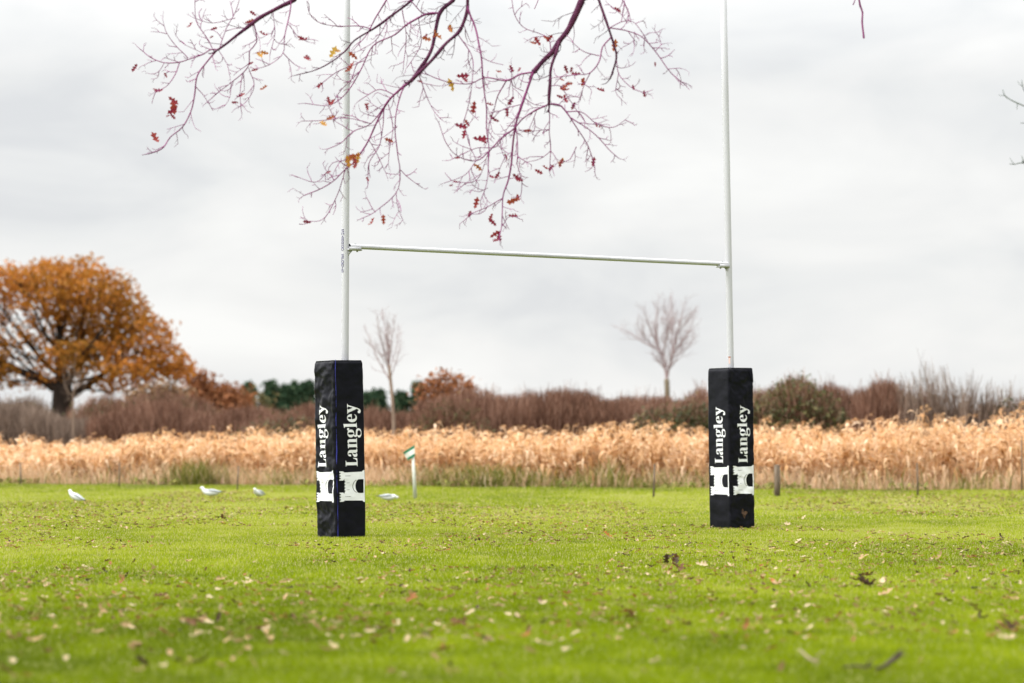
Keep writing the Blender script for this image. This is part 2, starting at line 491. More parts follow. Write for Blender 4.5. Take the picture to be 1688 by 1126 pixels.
# the countless smaller flecks of leaf litter farther out
lm = MB()
x, y = scatter_wedge(36000, 14.5, 58.0)
dens = fbm(x * 0.35, y * 0.16, 77, 3)
thr = 0.36 + 0.14 * np.clip((y - 42) / 14, 0, 1) + 0.08 * np.clip((24 - y) / 9, 0, 1)
for i in np.nonzero((dens > thr) & (R.random(len(x)) < 0.9))[0]:
    V, Fs = LEAF_SHAPES[R.integers(8)]
    s_ = 0.024 + 0.046 * R.random() ** 1.5
    M = Matrix.Rotation(R.random() * 2 * PI, 3, 'Z') @ Matrix.Rotation(R.normal(0, 0.25), 3, 'X') @ Matrix.Rotation(R.normal(0, 0.25), 3, 'Y')
    Vw = V @ np.array(M).T * s_ + np.array([x[i], y[i], R.uniform(0.020, 0.034)])
    tn = tones[(tn_list + ['brown', 'brown', 'russet', 'dark', 'tan', 'tan', 'pale'])[R.integers(len(tn_list) + 7)]]
    lm.add(Vw, Fs, np.clip(tn + R.normal(0, 0.04), 0, 1))
lo = lm.build('leaf_litter', LEAFM, smooth=True)
tag(lo, 'countless small dry leaves scattered over the pitch around the goal', 'leaf litter', kind='stuff')

# fallen sticks
BARKD = mat_noise('dark_bark', (0.03, 0.02, 0.016), (0.07, 0.045, 0.035), 20, 0.9, 0.2, 0.6, 60)
BARKP = mat_noise('pale_bark', (0.22, 0.16, 0.10), (0.34, 0.26, 0.18), 20, 0.9, 0.2, 0.4, 60)
for pts, rad, mt, lab in (
        ([(1444, 1113, .025), (1458, 1111, .035), (1474, 1105, .05), (1489, 1100, .06)], [0.007, 0.011, 0.012, 0.006], BARKD, 'short dark stick lying in the grass at the bottom right'),
        ([(1318, 1083, .035), (1330, 1093, .03), (1343, 1101, .03), (1352, 1103, .035)], [0.004, 0.005, 0.005, 0.003], BARKP, 'thin pale curved twig on the grass left of a dark stick'),
        ([(1389, 1108, .02), (1410, 1109, .03), (1428, 1110, .028), (1440, 1107, .03)], [0.004, 0.006, 0.006, 0.003], BARKD, 'thin dark twig lying flat between a pale twig and a thicker stick')):
    P = [ground_at(a, b_) + Vector((0, 0, c)) for a, b_, c in pts]
    mb = MB(); mb.tube(catmull(P, 0.015), np.interp(np.linspace(0, 1, len(catmull(P, 0.015))), np.linspace(0, 1, 4), rad), 7)
    # a broken side spur
    q = np.array(P[2]); mb.tube([q, q + np.array([0.02, 0.01, 0.03]), q + np.array([0.045, 0.012, 0.045])], [rad[2] * .7, rad[2] * .5, 0.002], 5)
    o = mb.build('fallen_stick', mt, loc=P[1]); tag(o, lab, 'stick')

# ------------------------------------------------------------------ rugby goal
WHITE = mat_noise('white_powder_coat', (0.41, 0.41, 0.44), (0.47, 0.47, 0.50), 3, 0.32, 0.5, 0.03, 120, (1, 1, 0.15))
STEEL = mat_noise('galvanised_steel', (0.25, 0.27, 0.26), (0.38, 0.40, 0.39), 12, 0.45, 0.5)
DARK = mat_noise('black_cap_and_bore_shade', (0.012, 0.012, 0.014), (0.02, 0.02, 0.024), 6, 0.7, 0.2)
NAVY = mat_noise('navy_print', (0.03, 0.02, 0.12), (0.045, 0.03, 0.16), 6, 0.5, 0.3)
RUST = mat_noise('rust_mark', (0.30, 0.10, 0.05), (0.45, 0.20, 0.12), 60, 0.8, 0.2)
PINKMARK = mat_noise('pink_tape', (0.62, 0.42, 0.37), (0.68, 0.52, 0.47), 60, 0.8, 0.2)

YL, YR = 31.06, 34.26
Lb = at(567.6, 887, YL); Lb.z = 0
Lt = at(571.3, 0, YL)
Rb = at(1209.5, 872, YR); Rb.z = 0
Rt = at(1192.6, 0, YR)
goal = thing('rugby_goal', 'white H shaped rugby goal with tall posts and a thin crossbar', 'rugby goal', tuple((Lb + Rb) / 2))


def post(bp, tp, rad):
    d = (tp - bp).normalized()
    top = bp + d * 8.0
    mb = MB()
    mb.tube([bp - Vector((0, 0, 0.05)), bp + d * 2, bp + d * 5, top], rad, 28)
    return mb.build('post', WHITE, goal, smooth=True), d


pl, dl = post(Lb, Lt, 0.0385)
pr, dr = post(Rb, Rt, 0.0385)
for dd, bp in ((dl, Lb), (dr, Rb)):
    mb = MB(); mb.tube([bp + dd * 8.0, bp + dd * 8.03], 0.041, 20); mb.build('end_cap', DARK, goal, smooth=False)
cL = at(574.5, 406, YL - 0.02); cR = at(1199.5, 435.5, YR - 0.02)
u = (cR - cL).normalized()
mb = MB()
# hollow tube: outer wall, with a dark disc painting the shade inside its open end
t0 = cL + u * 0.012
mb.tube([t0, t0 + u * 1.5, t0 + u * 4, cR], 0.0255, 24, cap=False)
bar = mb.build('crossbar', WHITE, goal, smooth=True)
mb = MB(); mb.tube([t0 + u * 0.004, t0 + u * 0.008], 0.0253, 20); mb.build('bore_shade_disc', DARK, bar)
nrm = u.cross(Vector((0, 0, 1))).normalized()
for c0, sgn in ((cL - u * 0.005, 1), (cR + u * 0.005, -1)):
    br = MB()
    Mx = Matrix((u * sgn, nrm, Vector((0, 0, 1)))).transposed().to_4x4(); Mx.translation = c0
    br.box((0.075, 0, -0.034), (0.17, 0.05, 0.018), M=Mx)        # saddle plate under the bar
    br.box((0.072, -0.027, -0.022), (0.15, 0.004, 0.036), M=Mx)
    br.box((0.072, 0.027, -0.022), (0.15, 0.004, 0.036), M=Mx)
    # triangular gusset down the post
    tri = [(0.0, -0.004, -0.043), (0.055, -0.004, -0.043), (0.0, -0.004, -0.10), (0.0, 0.004, -0.043), (0.055, 0.004, -0.043), (0.0, 0.004, -0.10)]
    br.add(np.array([list(Mx @ Vector(q)) for q in tri]), [[0, 1, 2], [3, 5, 4], [0, 3, 4, 1], [1, 4, 5, 2], [2, 5, 3, 0]])
    bo = br.build('bracket', WHITE, goal)
    for bx in (0.035, 0.115):
        bm_ = MB(); q = Mx @ Vector((bx, 0, -0.043)); q2 = Mx @ Vector((bx, 0, -0.056))
        bm_.tube([q, q2], 0.011, 6); bm_.build('bolt', STEEL, bo)
    bm_ = MB(); bm_.tube([Mx @ Vector((0.09, 0, 0.024)), Mx @ Vector((0.09, 0, 0.03))], 0.012, 6); bm_.build('bolt', STEEL, bo)

# small navy lettering running down the left post (stacked letters)
STROKES = {'H': [[(0, 0), (0, 1)], [(1, 0), (1, 1)], [(0, .5), (1, .5)]], 'A': [[(0, 0), (.5, 1), (1, 0)], [(.2, .35), (.8, .35)]],
           'R': [[(0, 0), (0, 1), (.8, 1), (1, .78), (.8, .5), (0, .5)], [(.5, .5), (1, 0)]], 'O': [[(.2, 0), (0, .25), (0, .75), (.2, 1), (.8, 1), (1, .75), (1, .25), (.8, 0), (.2, 0)]],
           'D': [[(0, 0), (0, 1), (.65, 1), (1, .7), (1, .3), (.65, 0), (0, 0)]], 'S': [[(1, .85), (.75, 1), (.2, 1), (0, .78), (.15, .55), (.85, .45), (1, .22), (.8, 0), (.2, 0), (0, .15)]],
           'P': [[(0, 0), (0, 1), (.8, 1), (1, .75), (.8, .48), (0, .48)]], 'T': [[(.5, 0), (.5, 1)], [(0, 1), (1, 1)]], 'Y': [[(0, 1), (.5, .5), (1, 1)], [(.5, .5), (.5, 0)]]}
yy = 378.0
CE = np.array([0, 0, CAMH])


def on_post(ang, z):
    """point just proud of the left post's wall; ang measured from the side facing the pitch"""
    axis = Lb + dl * (z / dl.z)
    r_ = 0.0395
    return np.array([axis.x + r_ * math.sin(ang), axis.y - r_ * math.cos(ang), z])


for word in ('SHARROD', 'SPORTS'):
    lt = MB()
    for ch in word:
        zc = at(566, yy + 2.5, YL).z
        for st in STROKES[ch]:
            P = [on_post(math.radians(-52 + (q[0] - 0.5) * 50), zc + (q[1] - 0.5) * 0.026) for q in st]
            lt.tube(P, 0.0031, 4)
        yy += 5.1
    yy += 5.1
    lt.build('lettering', NAVY, pl)
# rusty scuff on the right post just above its pad
sk = MB(); axis = Rb + dr * (1.965 / dr.z)


def patch(mb, axis0, d0, z0, z1, a0, a1, r_=0.0392, n=8):
    rows = []
    for z in (z0, z1):
        ax = axis0 + d0 * (z / d0.z)
        rows += [(ax.x + r_ * math.sin(a), ax.y - r_ * math.cos(a), z) for a in np.linspace(a0, a1, n)]
    fs = [[i, i + 1, n + i + 1, n + i] for i in range(n - 1)]
    mb.add(rows, fs)


patch(sk, Rb, dr, 1.955, 1.968, -0.75, 0.05)
sk.build('rust_mark', RUST, pr)
sk = MB(); patch(sk, Rb, dr, 1.885, 1.950, -0.65, -0.12); sk.build('tape', PINKMARK, pr)

# ------------------------------------------------------------------ padded post protectors
m, nt, out = new_mat('black_vinyl')
tc = nt.nodes.new('ShaderNodeTexCoord')
n1 = nt.nodes.new('ShaderNodeTexNoise'); n1.inputs['Scale'].default_value = 5; n1.inputs['Detail'].default_value = 6
n2 = nt.nodes.new('ShaderNodeTexNoise'); n2.inputs['Scale'].default_value = 260; n2.inputs['Detail'].default_value = 2
for q in (n1, n2): nt.links.new(tc.outputs['Object'], q.inputs['Vector'])
cr_ = ramp_node(nt, [(0.3, (0.0035, 0.0036, 0.0065)), (0.7, (0.006, 0.006, 0.0105))]); nt.links.new(n1.outputs['Fac'], cr_.inputs[0])
rr_ = ramp_node(nt, [(0.3, (0.30,) * 3), (0.7, (0.42,) * 3)]); nt.links.new(n1.outputs['Fac'], rr_.inputs[0])
b = nt.nodes.new('ShaderNodeBsdfPrincipled'); b.inputs['Specular IOR Level'].default_value = 0.12
bp_ = nt.nodes.new('ShaderNodeBump'); bp_.inputs['Strength'].default_value = 0.12; bp_.inputs['Distance'].default_value = 0.003
nt.links.new(n2.outputs['Fac'], bp_.inputs['Height']); nt.links.new(bp_.outputs[0], b.inputs['Normal'])
nt.links.new(cr_.outputs[0], b.inputs['Base Color']); nt.links.new(rr_.outputs[0], b.inputs['Roughness'])
nt.links.new(b.outputs[0], out.inputs[0])
VINYL = m
PRINT = mat_noise('white_print', (0.66, 0.665, 0.69), (0.72, 0.725, 0.74), 14, 0.5, 0.3)
PRINTK = mat_noise('black_print', (0.005, 0.005, 0.006), (0.008, 0.008, 0.009), 14, 0.45, 0.3)
BLUE = mat_noise('blue_piping', (0.012, 0.014, 0.13), (0.025, 0.03, 0.26), 9, 0.45, 0.4)
DIRT = mat_noise('dried_mud', (0.05, 0.032, 0.022), (0.10, 0.06, 0.04), 40, 0.95, 0.1)

GLYPH = {
    'L': (0.86, ["M0,0 L.78,0 L.82,.44 L.75,.44 C.70,.18 .62,.08 .48,.08 L.40,.08 L.40,1.17 L.56,1.20 L.56,1.25 L0,1.25 L0,1.20 L.12,1.17 L.12,.08 L0,.05 Z"]),
    'a': (0.80, ["M.06,.74 C.06,.92 .20,1.02 .38,1.02 C.58,1.02 .68,.90 .68,.70 L.68,.16 C.68,.09 .72,.07 .78,.10 L.80,.05 C.72,-.01 .66,-.02 .58,-.02 C.48,-.02 .42,.04 .41,.14 C.36,.04 .28,-.02 .19,-.02 C.08,-.02 0,.07 0,.21 C0,.40 .14,.46 .40,.55 L.40,.72 C.40,.88 .36,.96 .29,.96 C.25,.96 .24,.93 .25,.88 C.28,.76 .24,.66 .16,.66 C.10,.66 .06,.69 .06,.74 Z"
                 " M.40,.48 C.30,.44 .26,.37 .26,.25 C.26,.15 .29,.11 .33,.11 C.36,.11 .39,.14 .40,.18 Z"]),
    'n': (1.0, ["M0,0 L.47,0 L.47,.05 L.39,.08 L.39,.82 C.43,.88 .49,.90 .53,.90 C.58,.90 .60,.84 .60,.75 L.60,.08 L.52,.05 L.52,0 L.98,0 L.98,.05 L.87,.08 L.87,.76 C.87,.94 .78,1.03 .64,1.03 C.53,1.03 .45,.97 .39,.87 L.38,1.03 L0,.97 L0,.92 L.11,.88 L.11,.08 L0,.05 Z"]),
    'g': (0.88, ["M.38,1.02 C.60,1.02 .76,.88 .76,.66 C.76,.45 .60,.30 .38,.30 C.16,.30 0,.45 0,.66 C0,.88 .16,1.02 .38,1.02 Z M.38,.96 C.29,.96 .26,.84 .26,.66 C.26,.48 .29,.36 .38,.36 C.47,.36 .50,.48 .50,.66 C.50,.84 .47,.96 .38,.96 Z",
                 "M.60,.90 C.66,.99 .72,1.05 .80,1.05 C.88,1.05 .91,.99 .91,.93 C.91,.86 .87,.83 .81,.83 C.76,.83 .74,.90 .72,.90 C.70,.90 .68,.87 .66,.82 Z",
                 "M.22,.38 C.08,.32 .04,.24 .04,.16 C.04,.06 .10,.01 .20,-.02 C.06,-.05 -.02,-.12 -.02,-.22 C-.02,-.38 .16,-.47 .40,-.47 C.70,-.47 .87,-.34 .87,-.14 C.87,.05 .74,.13 .52,.13 L.32,.13 C.24,.13 .21,.16 .21,.20 C.21,.26 .26,.30 .34,.33 Z"
                 " M.26,-.03 L.48,-.04 C.62,-.04 .68,-.09 .68,-.19 C.68,-.32 .56,-.41 .42,-.41 C.28,-.41 .18,-.33 .18,-.20 C.18,-.12 .21,-.06 .26,-.03 Z"]),
    'l': (0.50, ["M0,0 L.48,0 L.48,.05 L.38,.08 L.38,1.42 L0,1.36 L0,1.31 L.11,1.27 L.11,.08 L0,.05 Z"]),
    'e': (0.80, ["M.76,.24 C.70,.07 .58,-.02 .42,-.02 C.16,-.02 0,.18 0,.48 C0,.80 .18,1.02 .43,1.02 C.66,1.02 .78,.84 .78,.53 L.28,.53 C.28,.26 .36,.12 .52,.12 C.61,.12 .67,.17 .72,.26 Z M.28,.59 L.52,.59 C.52,.82 .50,.96 .41,.96 C.33,.96 .28,.84 .28,.59 Z"]),
    'y': (0.86, ["M-.04,1 L.45,1 L.45,.95 L.36,.92 L.54,.40 L.68,.90 L.56,.95 L.56,1 L.92,1 L.92,.95 L.80,.90 L.53,-.08 C.45,-.34 .35,-.45 .20,-.45 C.08,-.45 .01,-.38 .01,-.28 C.01,-.19 .08,-.13 .15,-.13 C.24,-.13 .26,-.22 .30,-.24 C.36,-.24 .40,-.14 .43,.02 L.06,.92 L-.04,.95 Z"]),
}


def flatten(path):
    """tiny SVG-like path reader (M L C Z) -> closed polylines"""
    toks = path.replace('M', ' M ').replace('L', ' L ').replace('C', ' C ').replace('Z', ' Z ').split()
    outs = []; cur = []; cmd = None; i = 0

    def pt(s_): a, b2 = s_.split(','); return (float(a), float(b2))
    while i < len(toks):
        t = toks[i]
        if t in 'MLCZ':
            cmd = t; i += 1
            if cmd == 'Z': outs.append(cur); cur = []
            continue
        if cmd in 'ML': cur.append(pt(t)); i += 1
        else:
            p0 = cur[-1]; p1, p2, p3 = pt(toks[i]), pt(toks[i + 1]), pt(toks[i + 2]); i += 3
            for k in range(1, 9):
                s_ = k / 8; q = 1 - s_
                cur.append(tuple(q ** 3 * p0[j] + 3 * q * q * s_ * p1[j] + 3 * q * s_ * s_ * p2[j] + s_ ** 3 * p3[j] for j in (0, 1)))
    return outs


def fill_polys(polys, maxlen):
    """2-D filled mesh (holes by even-odd) -> verts, tris, cut finely enough to follow folds"""
    cu = bpy.data.curves.new('tmp', 'CURVE'); cu.dimensions = '2D'; cu.fill_mode = 'BOTH'
    for P in polys:
        s_ = cu.splines.new('POLY'); s_.points.add(len(P) - 1)
        for k, q in enumerate(P): s_.points[k].co = (q[0], q[1], 0, 1)
        s_.use_cyclic_u = True
    ob = bpy.data.objects.new('tmp', cu); COL.objects.link(ob)
    me = bpy.data.meshes.new_from_object(ob)
    bpy.data.objects.remove(ob); bpy.data.curves.remove(cu)
    bm = bmesh.new(); bm.from_mesh(me); bpy.data.meshes.remove(me)
    bmesh.ops.remove_doubles(bm, verts=bm.verts, dist=1e-5)
    bmesh.ops.triangulate(bm, faces=bm.faces)
    for _ in range(5):
        es = [e for e in bm.edges if e.calc_length() > maxlen]
        if not es: break
        bmesh.ops.subdivide_edges(bm, edges=es, cuts=1)
        bmesh.ops.triangulate(bm, faces=[f for f in bm.faces if len(f.verts) > 3])
    bm.verts.index_update()
    V = np.array([[v.co.x, v.co.y] for v in bm.verts]); Fs = [[v.index for v in f.verts] for f in bm.faces]
    bm.free()
    return V, Fs


PADW, PADH = 0.365, 1.83
TH = math.radians(36.6)


def pad_disp(p, nx, ny, seed, aQ, aP):
    """how far the vinyl bulges or creases at a point of the pad"""
    x, y, z = p
    wq, wp = max(0, -nx), max(0, -ny)
    a = aQ * wq ** 2 + aP * wp ** 2 + 0.002
    s_ = x - y
    n1_ = mnoise.noise(Vector((s_ * 6 + z * 3.2 + seed, z * 7 - s_ * 5, seed)))
    n2_ = mnoise.noise(Vector((s_ * 11 - z * 5, z * 16 + s_ * 9, seed + 7.3)))
    edge = abs(n2_)
    d = a * (0.9 * n1_ + 0.8 * (0.25 - min(edge, 0.5)))
    d += 0.006 * (1 - abs(2 * z / PADH - 1) ** 4)         # foam belly
    top = max(0.0, (z - (PADH - 0.03)) / 0.03)
    return d - 0.012 * top ** 2


def make_pad(label, loc, lean, seed, aQ, aP, lay, piping):
    t = thing('post_pad', label, 'post pad', loc)
    t.rotation_euler = (Matrix.Rotation(lean, 4, 'Y') @ Matrix.Rotation(TH, 4, 'Z')).to_euler()
    h = PADW / 2; rc = 0.016
    prof = []
    K = 24
    for (cx, cy, a0) in ((h - rc, -h + rc, -90), (h - rc, h - rc, 0), (-h + rc, h - rc, 90), (-h + rc, -h + rc, 180)):
        for k in range(5):
            a = math.radians(a0 + 90 * k / 4)
            prof.append((cx + rc * math.cos(a), cy + rc * math.sin(a), math.cos(a), math.sin(a)))
        # straight run to the next corner
        a = math.radians(a0 + 90)
        ex, ey = cx + rc * math.cos(a), cy + rc * math.sin(a)
        dx, dy = -math.sin(a), math.cos(a)
        for k in range(1, K):
            q = (PADW - 2 * rc) * k / K
            prof.append((ex + dx * q, ey + dy * q, math.cos(a), math.sin(a)))
    M_ = len(prof); rows = 130
    V = []
    for i in range(rows + 1):
        z = PADH * i / rows
        for (x, y, nx, ny) in prof:
            d = pad_disp((x, y, z), nx, ny, seed, aQ, aP)
            zz = z + 0.006 * mnoise.noise(Vector((x * 9, y * 9, seed))) * (i / rows)
            V.append((x + nx * d, y + ny * d, zz))
    I = np.arange((rows + 1) * M_).reshape(rows + 1, M_); J = np.roll(I, -1, 1)
    mb = MB(); mb.add(V, np.stack([I[:-1], J[:-1], J[1:], I[1:]], -1).reshape(-1, 4))
    top = [(x * 0.96, y * 0.96, PADH + 0.004) for (x, y, nx, ny) in prof] + [(0, 0, PADH + 0.008)]
    o = mb.n - M_
    mb.add(top, [[k, (k + 1) % M_, M_] for k in range(M_)])
    mb.F.append([[o + k, o + (k + 1) % M_, mb.n - M_ - 1 + (k + 1) % M_, mb.n - M_ - 1 + k] for k in range(M_)])
    me = mb.mesh('cover', None, True); me.materials.append(VINYL)
    ob = bpy.data.objects.new('cover', me); COL.objects.link(ob); ob.parent = t

    def face_pt(face, s_, z, lift):
        """s_ metres from the face's left edge (seen from outside), z up"""
        if face == 'P': x, y, nx, ny = -h + s_, -h, 0, -1
        else: x, y, nx, ny = -h, h - s_, -1, 0
        d = pad_disp((x, y, z), nx, ny, seed, aQ, aP) + lift
        return (x + nx * d, y + ny * d, z)

    for face in ('P', 'Q'):
        L = lay[face]
        # lettering reads upwards, tops of the letters to the left
        s_base, s_asc, z0, z1 = L['base'] * PADW, L['asc'] * PADW, L['z0'], L['z1']
        ku = (s_base - s_asc) / 1.42
        adv = sum(GLYPH[c][0] for c in 'Langley') + 0.04 * 6
        kz = (z1 - z0) / adv
        tb = MB(); pen = 0.0
        for c in 'Langley':
            for n_, path in enumerate(GLYPH[c][1]):
                V2, F2 = fill_polys(flatten(path), 0.09)
                pts = [face_pt(face, s_base - q[1] * ku, z0 + (pen + q[0]) * kz, 0.0016 + 0.0004 * n_) for q in V2]
                tb.add(pts, F2)
            pen += GLYPH[c][0] + 0.04
        me = tb.mesh('lettering'); me.materials.append(PRINT)
        ob = bpy.data.objects.new('lettering', me); COL.objects.link(ob); ob.parent = t
        # emblem: two battlemented towers joined by a lower wall over a gate with a rugby ball
        ez0, ez1, es0, es1 = L['ez0'], L['ez1'], L['es0'] * PADW, L['es1'] * PADW

        def teeth(ua, ub, va, n_, dep):
            r_ = []
            wdt = (ub - ua) / (2 * n_ - 1)
            for k in range(n_):
                a_ = ua + 2 * k * wdt
                r_ += [(a_, va), (a_ + wdt, va)]
                if k < n_ - 1: r_ += [(a_ + wdt, va - dep), (a_ + 2 * wdt, va - dep)]
            return r_
        outer = [(-.03, 0), (-.03, .05), (.02, .10), (.035, .80), (-.005, .86)] + teeth(-.005, .30, 1.0, 4, .045) + [(.30, .86), (.27, .82)] + \
            teeth(.27, .73, .80, 5, .03) + [(.73, .82), (.70, .86)] + teeth(.70, 1.005, 1.0, 4, .045) + [(1.005, .86), (.965, .80), (.98, .10), (1.03, .05), (1.03, 0)]
        gate = [(.27, .045), (.27, .22)] + [(.5 - .23 * math.cos(a), .22 + .15 * math.sin(a)) for a in np.linspace(0.25, PI - .25, 12)] + [(.73, .22), (.73, .045)]
        eb = MB()
        V2, F2 = fill_polys([outer, gate], 0.06)
        eb.add([face_pt(face, es1 - q[1] * (es1 - es0), ez0 + q[0] * (ez1 - ez0), 0.0016) for q in V2], F2)
        me = eb.mesh('emblem'); me.materials.append(PRINT)
        ob = bpy.data.objects.new('emblem', me); COL.objects.link(ob); ob.parent = t
        kb = MB()
        slits = [(.16, .56, .78, .012), (.39, .60, .71, .010), (.62, .60, .71, .010), (.85, .56, .78, .012)]
        polys = [[(c_ - w_ / 2, a_), (c_ + w_ / 2, a_), (c_ + w_ / 2, b_), (c_ - w_ / 2, b_)] for c_, a_, b_, w_ in slits]
        arc_o = [(.5 - .23 * math.cos(a), .25 + .235 * math.sin(a)) for a in np.linspace(0.35, PI - .35, 14)]
        arc_i = [(.5 - .215 * math.cos(a), .25 + .212 * math.sin(a)) for a in np.linspace(0.35, PI - .35, 14)][::-1]
        polys.append(arc_o + arc_i)
        for P in polys:
            V2, F2 = fill_polys([P], 0.06)
            kb.add([face_pt(face, es1 - q[1] * (es1 - es0), ez0 + q[0] * (ez1 - ez0), 0.0024) for q in V2], F2)
        me = kb.mesh('emblem_line'); me.materials.append(PRINTK)
        eo = bpy.data.objects.new('emblem_line', me); COL.objects.link(eo); eo.parent = ob
    if piping:
        pb = MB(); P = []; rad = []
        for z in np.linspace(0.004, PADH + 0.008, 90):
            wv = 0.014 + 0.012 * mnoise.noise(Vector((z * 2.3, 3.1, 0)))
            P.append((-h + wv + 0.004, -h - 0.004 - 0.004 * mnoise.noise(Vector((z * 3, 9, 1))), z))
            rad.append(0.0036 + 0.004 * max(0, mnoise.noise(Vector((z * 2.7, 20.5, 4)))) + 0.0045 * max(0, 1 - abs(z - 0.9) / 0.14))
        pb.tube(P, rad, 8)
        me = pb.mesh('piping', None, True); me.materials.append(BLUE)
        ob = bpy.data.objects.new('piping', me); COL.objects.link(ob); ob.parent = t
    else:
        # smear of mud low on the pitch-side face, and a folded flap at the top corner
        V2, F2 = fill_polys([[(0.55 + (0.10 + 0.035 * math.sin(3 * a + 1) + 0.02 * math.sin(7 * a)) * math.cos(a), 0.17 + (0.045 + 0.018 * math.sin(4 * a)) * math.sin(a)) for a in np.linspace(0, 2 * PI, 40, endpoint=False)]], 0.05)
        db = MB(); db.add([face_pt('P', q[0] * PADW, q[1], 0.0018) for q in V2], F2)
        me = db.mesh('mud_stain'); me.materials.append(DIRT)
        ob = bpy.data.objects.new('mud_stain', me); COL.objects.link(ob); ob.parent = t
        V2, F2 = fill_polys([[(0.80, 1.0), (0.99, 1.0), (0.99, 0.905), (0.93, 0.925), (0.87, 0.955)]], 0.06)
        fb = MB(); fb.add([face_pt('P', q[0] * PADW, q[1] * PADH, 0.006) for q in V2], F2)
        me = fb.mesh('flap'); me.materials.append(VINYL)
        ob = bpy.data.objects.new('flap', me); COL.objects.link(ob); ob.parent = t
    return t


pL = at(563, 887, 31.02); pL.z = 0
pR = at(1207, 872, 34.2); pR.z = 0
make_pad('wrinkled black post pad with blue piping round the left post', tuple(pL), -0.019, 2.0, 0.015, 0.004,
         {'P': dict(base=.74, asc=.29, z0=.735, z1=1.375, ez0=.375, ez1=.685, es0=.12, es1=.975),
          'Q': dict(base=.55, asc=.13, z0=.73, z1=1.375, ez0=.375, ez1=.69, es0=.06, es1=.92)}, True)
make_pad('smooth black post pad without piping round the right post', tuple(pR), -0.010, 9.0, 0.002, 0.012,
         {'P': dict(base=.71, asc=.31, z0=.75, z1=1.40, ez0=.39, ez1=.715, es0=.12, es1=.97),
          'Q': dict(base=.70, asc=.27, z0=.745, z1=1.385, ez0=.385, ez1=.71, es0=.09, es1=.97)}, False)

# ------------------------------------------------------------------ corner flag
FLAGW = mat_noise('flag_white', (0.55, 0.55, 0.50), (0.62, 0.62, 0.58), 10, 0.8, 0.2)
FLAGG = mat_noise('flag_green', (0.01, 0.13, 0.07), (0.015, 0.19, 0.10), 10, 0.8, 0.2)
fp = ground_at(684.5, 822)
fl = thing('corner_flag', 'white corner flag pole with a small green and white striped flag', 'corner flag', tuple(fp))
top = at(680, 736, fp.y)
mb = MB(); mb.tube([fp, (Vector(fp) + top) / 2, top], [0.033, 0.030, 0.020], 14); mb.build('pole', FLAGW, fl, smooth=True)
# cloth: hangs from the pole top out to the left, three stripes
f0 = at(683.5, 733.5, fp.y - .045); f1 = at(684, 752, fp.y - .045); f2 = at(664, 746, fp.y + .03); f3 = at(672.5, 759, fp.y - .02)
nu, nv = 14, 12
grid = np.zeros((nv + 1, nu + 1, 3))
for j in range(nv + 1):
    for i in range(nu + 1):
        a, b_ = i / nu, j / nv
        p = (f0 * (1 - a) + f2 * a) * (1 - b_) + (f1 * (1 - a) + f3 * a) * b_
        grid[j, i] = (p.x, p.y + 0.025 * math.sin(a * 7 + b_ * 2) * a, p.z)
st = {'flag': (FLAGW, lambda j: 3 <= j < 9), 'stripe': (FLAGG, lambda j: j < 3), 'lower_stripe': (FLAGG, lambda j: j >= 9)}
flag_o = None
for nm, (mt, fn) in (('flag', st['flag']), ('stripe', st['stripe']), ('stripe', st['lower_stripe'])):
    mb = MB()
    for j in range(nv):
        if not fn(j): continue
        mb.add(grid[j:j + 2].reshape(-1, 3), [[i, i + 1, nu + 2 + i, nu + 1 + i] for i in range(nu)])
    me = mb.mesh(nm, fl.location, True); me.materials.append(mt)
    o = bpy.data.objects.new(nm, me); COL.objects.link(o)
    if nm == 'flag': flag_o = o; o.parent = fl
    else: o.parent = flag_o

# ------------------------------------------------------------------ gulls
GULLW = mat_noise('white_plumage', (0.62, 0.63, 0.64), (0.70, 0.70, 0.70), 30, 0.8, 0.2)
GULLG = mat_noise('grey_plumage', (0.34, 0.36, 0.40), (0.42, 0.44, 0.48), 30, 0.8, 0.2)
GULLK = mat_noise('black_plumage', (0.02, 0.02, 0.022), (0.035, 0.035, 0.04), 30, 0.8, 0.2)
BEAK = mat_noise('red_beak', (0.25, 0.05, 0.03), (0.32, 0.07, 0.04), 30, 0.6, 0.3)


